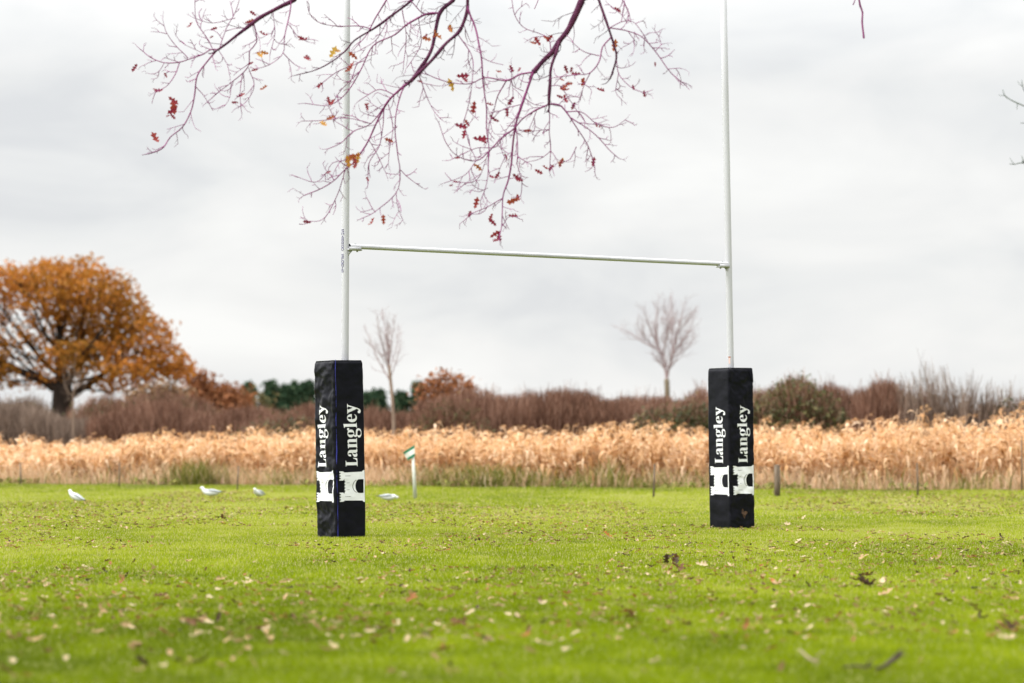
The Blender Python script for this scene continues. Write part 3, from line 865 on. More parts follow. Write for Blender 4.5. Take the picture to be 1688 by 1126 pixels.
def gull(label, loc, yaw, body_pitch, neck, scale=1.0):
    """local: head towards +x. neck = (dx, dz) of the head from the breast"""
    t = thing('gull', label, 'gull', loc, 'gulls feeding on the grass')
    t.rotation_euler = (0, 0, yaw); t.scale = (scale,) * 3
    c, s_ = math.cos(body_pitch), math.sin(body_pitch)

    def tr(x, z): return (x * c - z * s_, 0.125 + x * s_ + z * c)
    spine = [(-.215, .012, .004, .003), (-.19, .012, .018, .008), (-.15, .008, .030, .020), (-.10, 0, .046, .042), (-.04, -.004, .058, .056),
             (.02, -.004, .060, .060), (.07, .004, .052, .052), (.105, .016, .040, .040)]
    S = [(*tr(x, z), wy, wz) for x, z, wy, wz in spine]
    bx, bz = tr(.105, .016)
    hx, hz = bx + neck[0], bz + neck[1]
    S += [((bx + hx) / 2 + .004, (bz + hz) / 2 - .002, .031, .032), (hx - .012, hz, .029, .029), (hx + .008, hz + .002, .0275, .027), (hx + .026, hz - .001, .019, .018), (hx + .036, hz - .003, .008, .008)]
    S = catmull(np.array(S), 0.012)
    V = []; n = 14
    P = S[:, :2]; T = np.gradient(P, axis=0); T /= np.linalg.norm(T, axis=1, keepdims=True)
    for q, tg in zip(S, T):
        nx_, nz_ = -tg[1], tg[0]
        for k in range(n):
            a = 2 * PI * k / n
            V.append((q[0] + nx_ * q[3] * math.sin(a), q[2] * math.cos(a), q[1] + nz_ * q[3] * math.sin(a)))
    I = np.arange(len(S) * n).reshape(-1, n); J = np.roll(I, -1, 1)
    mb = MB(); mb.add(V, np.stack([I[:-1], J[:-1], J[1:], I[1:]], -1).reshape(-1, 4))
    mb.F.append([list(range(n)), list(range(len(V) - n, len(V)))[::-1]])

    def put(nm, mb_, mt):
        me = mb_.mesh(nm, None, True); me.materials.append(mt)
        o = bpy.data.objects.new(nm, me); COL.objects.link(o); o.parent = t
    put('body', mb, GULLW)
    for sgn in (-1, 1):   # folded wings lying along the flanks, dark tips crossing over the tail
        Wl = [(.075, .028, .004), (.04, .036, .018), (-.02, .036, .026), (-.09, .030, .022), (-.15, .026, .014), (-.20, .022, .007)]
        Wt = [(-.19, .023, .008), (-.225, .020, .006), (-.262, .016, .002)]
        for nm, LL, mt in (('wing', Wl, GULLG), ('wing_tip', Wt, GULLK)):
            pts = []; rr = []
            for x, z, r_ in LL:
                X, Z = tr(x, z); pts.append((X, sgn * (.042 * max(0.12, 1 - ((x + .03) / .24) ** 2) + 0.004), Z)); rr.append(max(r_, .002))
            Cc = catmull(np.array(pts), .02); rad = np.interp(np.linspace(0, 1, len(Cc)), np.linspace(0, 1, len(rr)), rr)
            wb = MB(); wb.tube(Cc, rad, 8)
            put(nm, wb, mt)
        lg = MB(); X, Z = tr(.0, -.05)
        lg.tube([(X, sgn * .022, Z), (X - .008, sgn * .022, .05), (X + .002, sgn * .022, .004), (X + .035, sgn * .024, .003)], [.006, .004, .004, .003], 6)
        put('leg', lg, BEAK)
        ey = MB(); ey.tube([(hx + .010, sgn * .0245, hz + .007), (hx + .010, sgn * .0285, hz + .007)], .0035, 6); put('eye', ey, GULLK)
    bk = MB(); bk.tube([(hx + .030, 0, hz - .002), (hx + .05, 0, hz - .006), (hx + .068, 0, hz - .013)], [.008, .006, .001], 8)
    put('beak', bk, BEAK)
    return t


gull('white gull far left, upright with its dark tail low to the right', tuple(ground_at(124, 829)), math.radians(165), 0.45, (.022, .045), .84)
gull('white gull stretched low, largest of the flock, facing left', tuple(ground_at(347, 823)), math.radians(178), 0.05, (.05, .055), .95)
gull('small round white gull seen end on, right of the largest gull', tuple(ground_at(426, 823)), math.radians(240), 0.25, (.03, .035), .85)
gull('white gull crouched with lowered head beside the left post pad', tuple(ground_at(641, 830)), math.radians(12), -0.02, (.05, -.02), .82)

# ------------------------------------------------------------------ stakes along the reed bed
WOODG = mat_noise('weathered_wood', (0.09, 0.065, 0.045), (0.19, 0.145, 0.105), 9, 0.9, 0.2, 0.5, 40, (6, 6, 0.6))
for px, yb, yt, wpx, lean, lab in (
        (34, 801, 764, 4.5, -.01, 'thin wooden stake in front of the reeds at far left'),
        (196, 804, 764, 3.6, .01, 'slim dark stake in front of the reeds between the two left gulls'),
        (391, 809, 770, 3.6, .02, 'slim dark stake before the reeds above the small round gull'),
        (1077, 820, 766, 5.0, .02, 'leaning bent stake before the reeds just left of the right pad'),
        (1281, 819, 768, 8.1, 0.0, 'thick square grey fence post just right of the right pad'),
        (1513, 818, 764, 4.5, -.015, 'slim brown stake before the reeds at right of the picture'),
        (1684, 812, 720, 3.5, 0.01, 'tall thin stake at the right edge of the picture')):
    p = ground_at(px, yb); ht = (yb - yt) / (F / p.y); r_ = wpx * (1 if wpx > 8 else .72) / 2 / (F / p.y)
    mb = MB()
    thick = wpx > 8
    P = [p + Vector((0, 0, -.05)), p + Vector((lean * .5 + .004, 0, ht * .45)), p + Vector((lean, .01, ht))]
    if thick:
        mb.tube(P, r_ * 1.25, 4)
        mb.tube([P[-1], P[-1] + Vector((0, 0, .02))], [r_ * 1.2, r_ * .75], 4)
    else:
        mb.tube(P, [r_, r_ * .95, r_ * .8], 7)
        mb.tube([P[-1], P[-1] + Vector((0.004, 0, .015))], [r_ * .8, r_ * .35], 7)
    o = mb.build('fence_post', WOODG, loc=p); tag(o, lab, 'fence post', 'stakes along the reed bed')

# ------------------------------------------------------------------ reed bed
REED = mat_rnd('dry_reed', [(0.0, (0.17, 0.085, 0.035)), (0.18, (0.40, 0.19, 0.06)), (0.38, (0.62, 0.37, 0.18)), (0.68, (0.75, 0.53, 0.33)), (1.0, (0.82, 0.66, 0.48))], 0.75, 0.44, 0.2)


def reed_height(x):
    xs = np.array([-16, -11.5, -9, -6, -3, 0, 2.5, 5, 7.5, 10, 14.0])
    hs = np.array([0.84, 0.84, 0.94, 1.02, 1.06, 1.08, 1.16, 1.06, 1.22, 1.38, 1.42])
    return np.interp(x, xs, hs)


def reeds():
    mb = MB()
    n = 7400
    x = R.uniform(-21, 18, n)
    dep = R.random(n) ** 1.5 * 7.5
    y = edge_Y(x) + 0.55 + dep + 0.7 * vnoise(x * 0.8, x * 0 + 3, 5)
    h = reed_height(x) * (0.60 + 0.62 * fbm(x * 1.5, y * 0.9, 15, 3)) * (0.78 + 0.46 * R.random(n) ** 1.5) + 0.012 * dep
    lx = R.normal(0.10, 0.10, n); ly = R.normal(0, 0.08, n)
    K = 5; t = np.linspace(0, 1, K)
    base = np.stack([x, y, np.zeros(n)], 1)
    P = base[:, None, :] + np.stack([lx[:, None] * t ** 2 * h[:, None], ly[:, None] * t ** 2 * h[:, None], h[:, None] * t], -1)
    a = R.random(n) * 2 * PI
    side = np.stack([np.cos(a), np.sin(a), a * 0], 1)
    mb.ribbons(P, np.full((n, K), 0.009) * np.linspace(1, .5, K), side, 0.2 + 0.7 * R.random(n))
    # leaves
    for li in range(9):
        f = 0.22 + 0.75 * R.random(n) ** 0.8
        L = R.uniform(0.20, 0.46, n) * (1.15 - 0.4 * f)
        az = np.where(R.random(n) < 0.6, R.normal(0.1, 0.7, n), R.random(n) * 2 * PI)
        up = R.uniform(0.2, 1.0, n)
        K2 = 5; tt = np.linspace(0, 1, K2)
        o = base + np.stack([lx * f ** 2 * h, ly * f ** 2 * h, h * f], 1)
        dirh = np.stack([np.cos(az), np.sin(az), az * 0], 1)
        droop = R.uniform(0.7, 1.7, n)
        out_ = (tt[None, :] * (0.85 - 0.25 * tt[None, :])) * L[:, None]
        rise = (up[:, None] * tt[None, :] - droop[:, None] * tt[None, :] ** 2 * 0.85) * L[:, None]
        P2 = o[:, None, :] + dirh[:, None, :] * out_[..., None] + np.array([0, 0, 1.0])[None, None, :] * rise[..., None]
        sd_ = np.stack([-np.sin(az), np.cos(az), R.normal(0, .5, n)], 1); sd_ = unit(sd_)
        wd_ = R.uniform(0.014, 0.038, n)[:, None] * np.array([0.5, 1.0, 0.95, 0.6, 0.08])[None, :]
        val = np.clip(R.beta(1.5, 1.2, n) * 0.9 + 0.36 * (fbm(x * 0.7, y * 0.7, 51, 2) - 0.5) + 0.12 * (f - 0.4), 0, 1)
        mb.ribbons(P2, wd_, sd_, val)
    # feathery plumes nodding to the right
    for k in range(7):
        s_ = R.random(n)
        o = P[:, -1, :] + np.stack([0.10 * s_, R.normal(0, .012, n), 0.10 * s_ - 0.06 * s_ ** 2 - 0.03], 1)
        az = R.normal(0.0, 1.1, n)
        L = R.uniform(0.05, 0.13, n)
        d = np.stack([np.cos(az) * 0.8, np.sin(az) * 0.5, R.normal(0.05, .45, n)], 1)
        P3 = o[:, None, :] + d[:, None, :] * (L[:, None] * np.array([0, .5, 1.0]))[..., None]
        P3[:, 2, 2] -= L * 0.35
        mb.ribbons(P3, R.uniform(.004, .008, n)[:, None] * np.array([1, 1, .3])[None, :], unit(R.normal(0, 1, (n, 3))), np.clip(R.normal(0.42, .16, n), 0, 1))
    return mb


ro = reeds().build('reed_bed', REED)
tag(ro, 'band of dry tan reeds standing along the far edge of the pitch', 'reeds', kind='stuff')

# dry grass and green weeds at the foot of the reeds
VERGE = mat_rnd('verge_growth', [(0.0, (0.10, 0.12, 0.02)), (0.2, (0.20, 0.20, 0.04)), (0.38, (0.34, 0.27, 0.09)), (0.5, (0.48, 0.31, 0.17)), (0.75, (0.66, 0.46, 0.30)), (1.0, (0.78, 0.62, 0.45))], 0.8, 0.25, 0.2)


def verge():
    mb = MB()
    n = 50000
    x = R.uniform(-20, 17, n)
    y = edge_Y(x) + 0.1 + R.random(n) ** 1.4 * 1.7 + 0.6 * vnoise(x * 0.8, x * 0 + 3, 5)
    px = x / y * F + 844
    green = np.zeros(n)
    hh = R.uniform(0.15, 0.62, n)
    for c, wd_, amt, hg in ((320, 50, .85, .66), (800, 95, .75, .6), (720, 40, .6, .55), (880, 30, .6, .5), (1040, 60, .55, .25), (1000, 14, .7, .75), (470, 60, .3, .4), (1140, 30, .4, .2), (1590, 30, .55, .35), (930, 60, .6, .25), (1500, 200, .15, .2), (150, 100, .15, .2)):
        g_ = np.exp(-((px - c) / wd_) ** 2)
        green = np.maximum(green, amt * g_)
        hh = np.where(R.random(n) < g_ * 0.75, hg * R.uniform(.4, 1.15, n), hh)
    isg = R.random(n) < green
    low = R.random(n) < 0.25
    hh = np.where(low, hh * 0.5, hh)
    val = np.where(isg, R.uniform(0.0, .36, n), np.clip(R.normal(.68, .17, n), .42, 1))
    az = R.random(n) * 2 * PI; lean = np.abs(R.normal(0, .32, n))
    tt = np.array([0, .5, 1.0])
    d = np.stack([np.cos(az) * np.sin(lean), np.sin(az) * np.sin(lean), np.cos(lean)], 1)
    P = np.stack([x, y, 0 * x], 1)[:, None, :] + d[:, None, :] * (hh[:, None] * tt)[..., None]
    P[:, 2, :2] += np.stack([np.cos(az), np.sin(az)], 1) * (hh * .18)[:, None]
    P[:, 2, 2] -= hh * .08
    a2 = R.random(n) * 2 * PI
    mb.ribbons(P, np.where(isg, .011, .006)[:, None] * np.array([1, .9, .12])[None, :], np.stack([np.cos(a2), np.sin(a2), 0 * a2], 1), val)
    # broad-leaved weeds right at the mowing line
    n = 3000
    x = R.uniform(-20, 17, n)
    keep = vnoise(x * 0.9, x * 0 + 8, 61) > 0.55
    x = x[keep]; n = len(x)
    y = edge_Y(x) + R.uniform(-0.25, 0.5, n)
    az = R.random(n) * 2 * PI; L = R.uniform(.06, .15, n)
    o = np.stack([x, y, R.uniform(.01, .12, n)], 1)
    d = np.stack([np.cos(az), np.sin(az), R.uniform(.1, .9, n)], 1)
    P = o[:, None, :] + d[:, None, :] * (L[:, None] * np.array([0, .5, 1.0]))[..., None]
    mb.ribbons(P, R.uniform(.015, .03, n)[:, None] * np.array([.4, 1, .1])[None, :], unit(np.stack([-np.sin(az), np.cos(az), 0 * az], 1)), R.uniform(0, .25, n))
    return mb


vo = verge().build('verge_weeds', VERGE)
tag(vo, 'dry grass and green weeds growing along the foot of the reeds', 'undergrowth', kind='stuff')

# ------------------------------------------------------------------ trees
BARK_OAK = mat_noise('oak_bark', (0.016, 0.012, 0.010), (0.040, 0.030, 0.024), 3, 0.95, 0.1, 0.6, 14, (1, 1, .3))
BARK_GREY = mat_noise('grey_bark', (0.14, 0.10, 0.09), (0.22, 0.17, 0.15), 4, 0.95, 0.1, 0.4, 18, (1, 1, .4))
BARK_TAN = mat_noise('tan_bark', (0.16, 0.115, 0.085), (0.24, 0.18, 0.135), 4, 0.95, 0.1, 0.4, 18, (1, 1, .4))
BARK_OLIVE = mat_noise('olive_bark', (0.11, 0.095, 0.065), (0.19, 0.16, 0.11), 4, 0.95, 0.1, 0.4, 18, (1, 1, .4))
TWIG_GREY = mat_noise('grey_twig', (0.25, 0.19, 0.19), (0.33, 0.26, 0.255), 4, 0.95, 0.1)


def colonise(att, root, step, infl, kill, iters=140, up=0.0, maxn=9000):
    """space colonisation: grows branches from a starting chain of points towards the attraction points"""
    nodes = [np.array(p, float) for p in root]; par = [-1] + list(range(len(root) - 1))
    att = np.array(att, float)
    best = np.full(len(att), 1e9); who = np.zeros(len(att), int)
    new = list(range(len(nodes)))
    for it in range(iters):
        for k in new:
            d = np.linalg.norm(att - nodes[k], axis=1)
            m_ = d < best; best[m_] = d[m_]; who[m_] = k
        alive = best > kill  # (given-up points carry -1)
        att = att[alive]; best = best[alive]; who = who[alive]
        if len(att) == 0 or len(nodes) > maxn: break
        act = best < infl
        if not act.any():
            act = best <= best.min() + 1e-6
        new = []
        for k in np.unique(who[act]):
            v = att[act & (who == k)] - nodes[k]
            v = unit(v).mean(0) + np.array([0, 0, up]) + R.normal(0, 0.08, 3)
            q = nodes[k] + unit(v) * step
            mine = act & (who == k)
            if np.linalg.norm(att[mine] - q, axis=1).min() > best[mine].min() - 0.15 * step:
                best[mine] = -1.0
                continue
            nodes.append(q); par.append(int(k)); new.append(len(nodes) - 1)
        # drop the ones that hardly moved (two attractors pulling apart)
        if not new: break
    return np.array(nodes), np.array(par)


def radii(par, tip, expo, rmax=None):
    n = len(par); r = np.zeros(n); kids = [[] for _ in range(n)]
    for i in range(1, n): kids[par[i]].append(i)
    for i in range(n - 1, -1, -1):
        r[i] = tip if not kids[i] else sum(r[k] ** expo for k in kids[i]) ** (1 / expo)
    if rmax: 
        f = math.log(rmax / tip) / max(1e-6, math.log(r[0] / tip)); r = tip * (r / tip) ** f
    return r, kids


def limbs(mb_big, mb_small, nodes, par, r, kids, cut, sides=7):
    """chains of nodes to tubes; thick ones into the trunk mesh, thin ones into the twig mesh"""
    seen = set()
    stack = [(0, None)]
    while stack:
        i, prev = stack.pop()
        chain = [] if prev is None else [prev]
        k = i
        while True:
            chain.append(k)
            ks = sorted(kids[k], key=lambda q: -r[q])
            if not ks: break
            for q in ks[1:]: stack.append((q, k))
            k = ks[0]
        if len(chain) < 2: continue
        P = nodes[chain]; rr = r[chain].copy()
        if prev is not None: rr[0] = min(rr[0], rr[1] * 1.25)
        big = np.nonzero(rr >= cut)[0]
        j = len(big)
        if j >= 2: mb_big.tube(P[:j], rr[:j], sides, cap=False)
        if j < len(chain):
            a = max(0, j - 1)
            if len(chain) - a >= 2: mb_small.tube(P[a:], np.maximum(rr[a:], 1e-3), 4, cap=False)


def leaf_cloud(mb, pts, per, spread, size, val_fn, flat=0.3):
    """many small leaf faces round the given twig points"""
    n = len(pts) * per
    c = np.repeat(pts, per, 0) + R.normal(0, 1, (n, 3)) * np.array(spread)
    d = unit(R.normal(0, 1, (n, 3)) + np.array([0, 0, -flat]))
    s_ = unit(np.cross(d, R.normal(0, 1, (n, 3))))
    L = size * R.uniform(.6, 1.3, n)
    P = c[:, None, :] + d[:, None, :] * (L[:, None] * np.array([-.5, 0, .5]))[..., None]
    mb.ribbons(P, (L * .34)[:, None] * np.array([.35, 1, .25])[None, :], s_, np.clip(val_fn(c), 0, 1))


def ellipsoid_pts(n, c, r, hollow=0.0):
    v = unit(R.normal(0, 1, (n, 3))); q = (hollow ** 3 + (1 - hollow ** 3) * R.random(n)) ** (1 / 3)
    return np.array(c) + v * q[:, None] * np.array(r)


OAKLEAF = mat_rnd('autumn_oak_leaf', [(0.0, (0.10, 0.065, 0.012)), (0.25, (0.22, 0.11, 0.016)), (0.5, (0.36, 0.15, 0.020)), (0.75, (0.46, 0.175, 0.034)), (1.0, (0.54, 0.25, 0.08))], 0.7, 0.35, 0.2)


def big_oak():
    Y = 140.0; k = F / Y
    b0 = at(103, 727, Y); b0.z = 0
    X0 = b0.x
    t = thing('oak_tree', 'large spreading oak with orange autumn leaves at far left', 'tree', tuple(b0))

    def q(px, py, dy=0.0): v = at(px, py, Y); return np.array([v.x, Y + dy, v.z])
    lumps = [(0, 478, 50, 38), (-40, 540, 75, 70), (20, 500, 80, 65), (100, 480, 85, 55), (60, 455, 55, 32), (160, 480, 70, 40), (185, 520, 70, 50), (235, 555, 60, 42), (265, 590, 52, 26), (130, 560, 80, 40),
             (210, 600, 45, 20), (290, 605, 34, 16), (150, 620, 38, 26), (20, 590, 60, 40), (-90, 580, 60, 50), (-10, 620, 40, 22), (170, 645, 22, 18), (60, 615, 34, 20), (110, 600, 40, 22), (190, 628, 26, 14), (25, 632, 24, 14), (85, 625, 40, 18), (120, 640, 30, 16), (215, 612, 50, 20), (270, 612, 50, 18), (140, 585, 60, 26), (20, 560, 40, 36), (-20, 600, 40, 24), (40, 600, 34, 24), (140, 435, 26, 14), (210, 465, 22, 16)]
    att = []
    for (cx, cy, rx, ry) in lumps:
        c = q(cx, cy, R.normal(0, 1.0))
        nn = int(rx * ry / 3.2)
        att.append(ellipsoid_pts(nn, c, (rx / k, min(rx, 70) / k * 1.0, ry / k), 0.15))
    att = np.vstack(att)
    root = [q(103, 742), q(103, 715), q(102, 695), q(101, 680), q(103, 665), q(104, 652)]
    root[0][2] = -0.1
    root[0][2] = 0.0
    nodes, par = colonise(att, root, 0.27, 2.4, 0.40, 170, 0.02, 20000)
    # two hefty low limbs are part of the start: left and right forks
    r, kids = radii(par, 0.013, 2.35, 0.50)
    r[:2] *= 1.15
    big, small = MB(), MB()
    limbs(big, small, nodes, par, r, kids, 0.055)
    big.build('trunk', BARK_OAK, t, smooth=True); small.build('twig', BARK_OAK, t)
    ends = np.nonzero(r < 0.045)[0]
    pts = nodes[ends]
    clump = fbm(pts[:, 0] * 0.62 + 40, pts[:, 2] * 0.7 + pts[:, 1] * .35, 5, 3)
    pts = pts[clump > 0.34 + 0.05 * R.normal(0, 1, len(pts))]
    lf = MB()
    leaf_cloud(lf, pts, 9, (0.19, 0.19, 0.15), 0.20, lambda c: 0.0 + 0.62 * fbm(c[:, 0] * .55, c[:, 2] * .55 + c[:, 1] * .3, 8, 2) + 0.34 * R.random(len(c)) + 0.05 * (c[:, 2] - 5) / 4 + 0.012 * (c[:, 0] - X0))
    lf.build('foliage', OAKLEAF, t)
    return t


big_oak()


def leafy_tree(label, px, Y, lumps, mat, bark, size, per, spread, val, trunk_px=None, name='tree', infl=2.0, kill=.28, step=.2, dens=2.5, keep=0.3, rmax=.15):
    k = F / Y
    b0 = at(px, 727, Y); b0.z = 0
    t = thing(name, label, 'tree', tuple(b0))

    def q(a, b_, dy=0.0): v = at(a, b_, Y); return np.array([v.x, Y + dy, max(v.z, 0.02)])
    att = np.vstack([ellipsoid_pts(max(8, int(rx * ry / dens)), q(cx, cy, R.normal(0, .3)), (rx / k, rx / k * .9, ry / k), .1) for cx, cy, rx, ry in lumps])
    low = max(cy + ry * .4 for cx, cy, rx, ry in lumps)
    zt = q(px, low)[2]
    root = [np.array([b0.x, Y, z]) for z in np.linspace(0, max(.5, zt * .6), 5)]
    nodes, par = colonise(att, root, step, infl, kill, 90)
    r, kids = radii(par, .012, 2.3, rmax)
    big, small = MB(), MB()
    limbs(big, small, nodes, par, r, kids, rmax * .3)
    if big.n: big.build('trunk', bark, t, smooth=True)
    small.build('branch', bark, t)
    pts = nodes[r < rmax * .4]
    if keep:
        pts = pts[fbm(pts[:, 0] * 1.1 + 9, pts[:, 2] * 1.1, 17, 2) > keep]
    lf = MB(); leaf_cloud(lf, pts, per, spread, size, val); lf.build('foliage', mat, t)
    return t


RUSSET = mat_rnd('russet_leaf', [(0.0, (0.13, 0.06, 0.03)), (0.5, (0.25, 0.10, 0.04)), (1.0, (0.36, 0.15, 0.07))], 0.8, 0.25, 0.2)
MAUVE = mat_rnd('mauve_twig_haze', [(0.0, (0.10, 0.06, 0.03)), (0.5, (0.19, 0.115, 0.06)), (1.0, (0.28, 0.17, 0.10))], 0.9, 0.1, 0.1)
leafy_tree('orange leaved young oak rising from the hedge between the posts', 738, 96, [(715, 640, 26, 24), (745, 630, 30, 18), (735, 660, 42, 26), (768, 640, 14, 14), (705, 665, 20, 20)],
           RUSSET, BARK_OAK, .12, 18, (.15, .15, .12), lambda c: .45 + .5 * (R.random(len(c)) - .3), name='oak_tree', keep=.36)
leafy_tree('low russet tree right of the large oak, before the dark conifers', 368, 150, [(370, 662, 42, 26), (345, 655, 30, 22), (330, 640, 22, 30)],
           RUSSET, BARK_OAK, .2, 16, (.28, .28, .2), lambda c: .35 + .5 * (R.random(len(c)) - .3), name='autumn_tree', keep=.3)
leafy_tree('brownish half bare tree just under the right side of the large oak', 262, 118, [(255, 660, 40, 30), (285, 655, 34, 26), (225, 668, 24, 22)],
           MAUVE, BARK_GREY, .17, 12, (.2, .2, .16), lambda c: R.random(len(c)), name='autumn_tree', keep=.3)

CONIF = mat_rnd('conifer_needle', [(0.0, (0.012, 0.034, 0.016)), (0.5, (0.026, 0.062, 0.030)), (1.0, (0.065, 0.10, 0.050))], 0.8, 0.15, 0.2)
MIXED = mat_rnd('olive_leaf', [(0.0, (0.045, 0.06, 0.025)), (0.5, (0.10, 0.095, 0.04)), (1.0, (0.20, 0.14, 0.06))], 0.8, 0.2, 0.2)


def conifer(px, ytop, wpx, label, Y=240.0):
    k = F / Y
    b0 = at(px, 727, Y); b0.z = 0
    H = at(px, ytop, Y).z; rad = wpx / 2 / k
    t = thing('conifer_tree', label, 'tree', tuple(b0), 'conifers beyond the hedge')
    tr = MB(); tr.tube([b0, b0 + Vector((0.05, 0, H * .5)), b0 + Vector((0, 0, H))], [.16, .1, .02], 7); tr.build('trunk', BARK_OAK, t)
    lf = MB()
    n = 620
    z = (0.12 + .88 * R.random(n)) * H
    rr = rad * (1.02 - z / H) ** .55 * np.sqrt(R.random(n)) * (0.45 + 1.0 * vnoise(z * 2.2, z * 0 + px, 4))
    a = R.random(n) * 2 * PI
    pts = np.stack([b0.x + rr * np.cos(a), b0.y + rr * np.sin(a), z], 1)
    leaf_cloud(lf, pts, 10, (.2, .2, .14), .3, lambda c: R.random(len(c)), .8)
    lf.build('foliage', CONIF, t)


for px, yt, wpx, lab in ((410, 634, 32, 'dark conifer at left end of the row beyond the hedge, left of the left pad'),
                         (446, 632, 30, 'tallest dark conifer of the group left of the left pad'),
                         (468, 640, 26, 'short dark conifer behind the tallest one left of the left pad'),
                         (487, 634, 26, 'dark conifer between the short one and the left pad'),
                         (508, 633, 30, 'dark conifer touching the left edge of the left pad'),
                         (540, 640, 34, 'dark conifer mostly hidden behind the left pad'),
                         (604, 650, 30, 'dark conifer touching the right edge of the left pad'),
                         (625, 646, 36, 'broad dark conifer just left of the slim bare tree'),
                         (662, 650, 36, 'broad dark conifer just right of the slim bare tree'),
                         (690, 634, 24, 'narrow dark conifer standing left of the orange young oak')):
    conifer(px, yt, wpx, lab)
leafy_tree('olive brown round tree among the conifers left of the left pad', 430, 225, [(430, 660, 18, 20)], MIXED, BARK_OAK, .3, 8, (.35, .35, .3), lambda c: .3 + .6 * R.random(len(c)), name='autumn_tree', keep=0, infl=3, kill=.6, step=.3, dens=1.5)


# bare trees
def bare_tree(label, px, Y, chain, att_lumps, bark, rmax, tip, step, infl, kill, name='bare_tree', up=.05, dens=10, extra_twigs=1, twigmat=None):
    k = F / Y
    b0 = at(chain[0][0], 727, Y); b0.z = 0
    t = thing(name, label, 'tree', tuple(b0))

    def q(a, b_, dy=0.0): v = at(a, b_, Y); return np.array([v.x, Y + dy, v.z])
    att = np.vstack([ellipsoid_pts(max(6, int(rx * ry / dens)), q(cx, cy, R.normal(0, .15)), (rx / k, rx / k * .8, ry / k), .0) for cx, cy, rx, ry in att_lumps])
    root = catmull([np.array([b0.x, Y, 0.0])] + [q(*c) for c in chain], step)
    nodes, par = colonise(att, root, step, infl, kill, 160, up)
    r, kids = radii(par, tip, 2.2, rmax)
    big, small = MB(), MB()
    limbs(big, small, nodes, par, r, kids, rmax * .38)
    # fine outer twigs
    tw = np.nonzero(r < tip * 2.4)[0]
    n = len(tw) * extra_twigs
    if n:
        o = np.repeat(nodes[tw], extra_twigs, 0)
        pd = unit(nodes[tw] - nodes[np.maximum(par[tw], 0)]); pd = np.repeat(pd, extra_twigs, 0)
        d = unit(pd + R.normal(0, .45, (n, 3)) + np.array([0, 0, .25]))
        L = R.uniform(.2, .5, n) * (step / .16)
        P = o[:, None, :] + d[:, None, :] * (L[:, None] * np.array([0, .5, 1.0]))[..., None]
        P[:, 1] += R.normal(0, .02, (n, 3))
        small.ribbons(P, np.full((n, 1), tip * .75) * np.array([[1, .8, .5]]), unit(np.cross(d, R.normal(0, 1, (n, 3)))), np.full(n, .5))
    if big.n: big.build('trunk', bark, t, smooth=True)
    small.build('branch', twigmat or bark, t)
    return t



def fan_tree(label, Y, trunk, r0, r1, prim, bark, twigmat, sec_len, tip):
    """traced trunk and main limbs, with secondary and fine branches sweeping upwards from them"""
    k = F / Y
    b0 = at(trunk[0][0], 727, Y); b0.z = 0
    t = thing('bare_tree', label, 'tree', tuple(b0))

    def q(a, b_): v = at(a, b_, Y); return np.array([v.x, Y, v.z])
    tb_, lb_ = MB(), MB()
    TP_ = catmull([np.array([b0.x, Y, 0.0])] + [q(*c) for c in trunk], .12)
    tb_.tube(TP_, np.linspace(r0, r1, len(TP_)), 9)

    def grow(p, d, L, r, lev):
        n = max(3, int(L / .11)); P = [p]
        dd = d.copy()
        for i in range(n):
            dd = unit(dd + R.normal(0, .16, 3) + np.array([0, 0, .06]))
            P.append(P[-1] + dd * L / n)
        P = np.array(P)
        lb_.tube(P, np.linspace(r, max(tip * .55, r * .35), len(P)), 4, cap=False)
        if lev > 0:
            for i in range(1, len(P)):
                if R.random() < (.95 if lev > 1 else .7):
                    t_ = unit(P[i] - P[i - 1])
                    grow(P[i], unit(t_ + .85 * unit(R.normal(0, 1, 3)) + np.array([0, 0, .2])), L * R.uniform(.35, .62), max(tip * .7, r * .55), lev - 1)
    for ch, rr, dy in prim:
        P = [q(*c) for c in ch]
        for i, p in enumerate(P): p[1] += dy * (i / (len(P) - 1)) ** 1.2
        P = catmull(P, .12)
        rad = np.linspace(rr, tip, len(P))
        lb_.tube(P, rad, 6, cap=False)
        for i in range(2, len(P)):
            for _ in range(2):
                if R.random() < .9:
                    t_ = unit(P[i] - P[i - 1])
                    grow(P[i], unit(t_ + .85 * unit(R.normal(0, 1, 3)) + np.array([0, 0, .25])), sec_len * R.uniform(.5, 1.1) * (1.1 - .6 * i / len(P)), max(tip, rad[i] * .45), 2 if i % 2 else 1)
    tb_.build('trunk', bark, t, smooth=True)
    lb_.build('branch', twigmat, t)
    return t


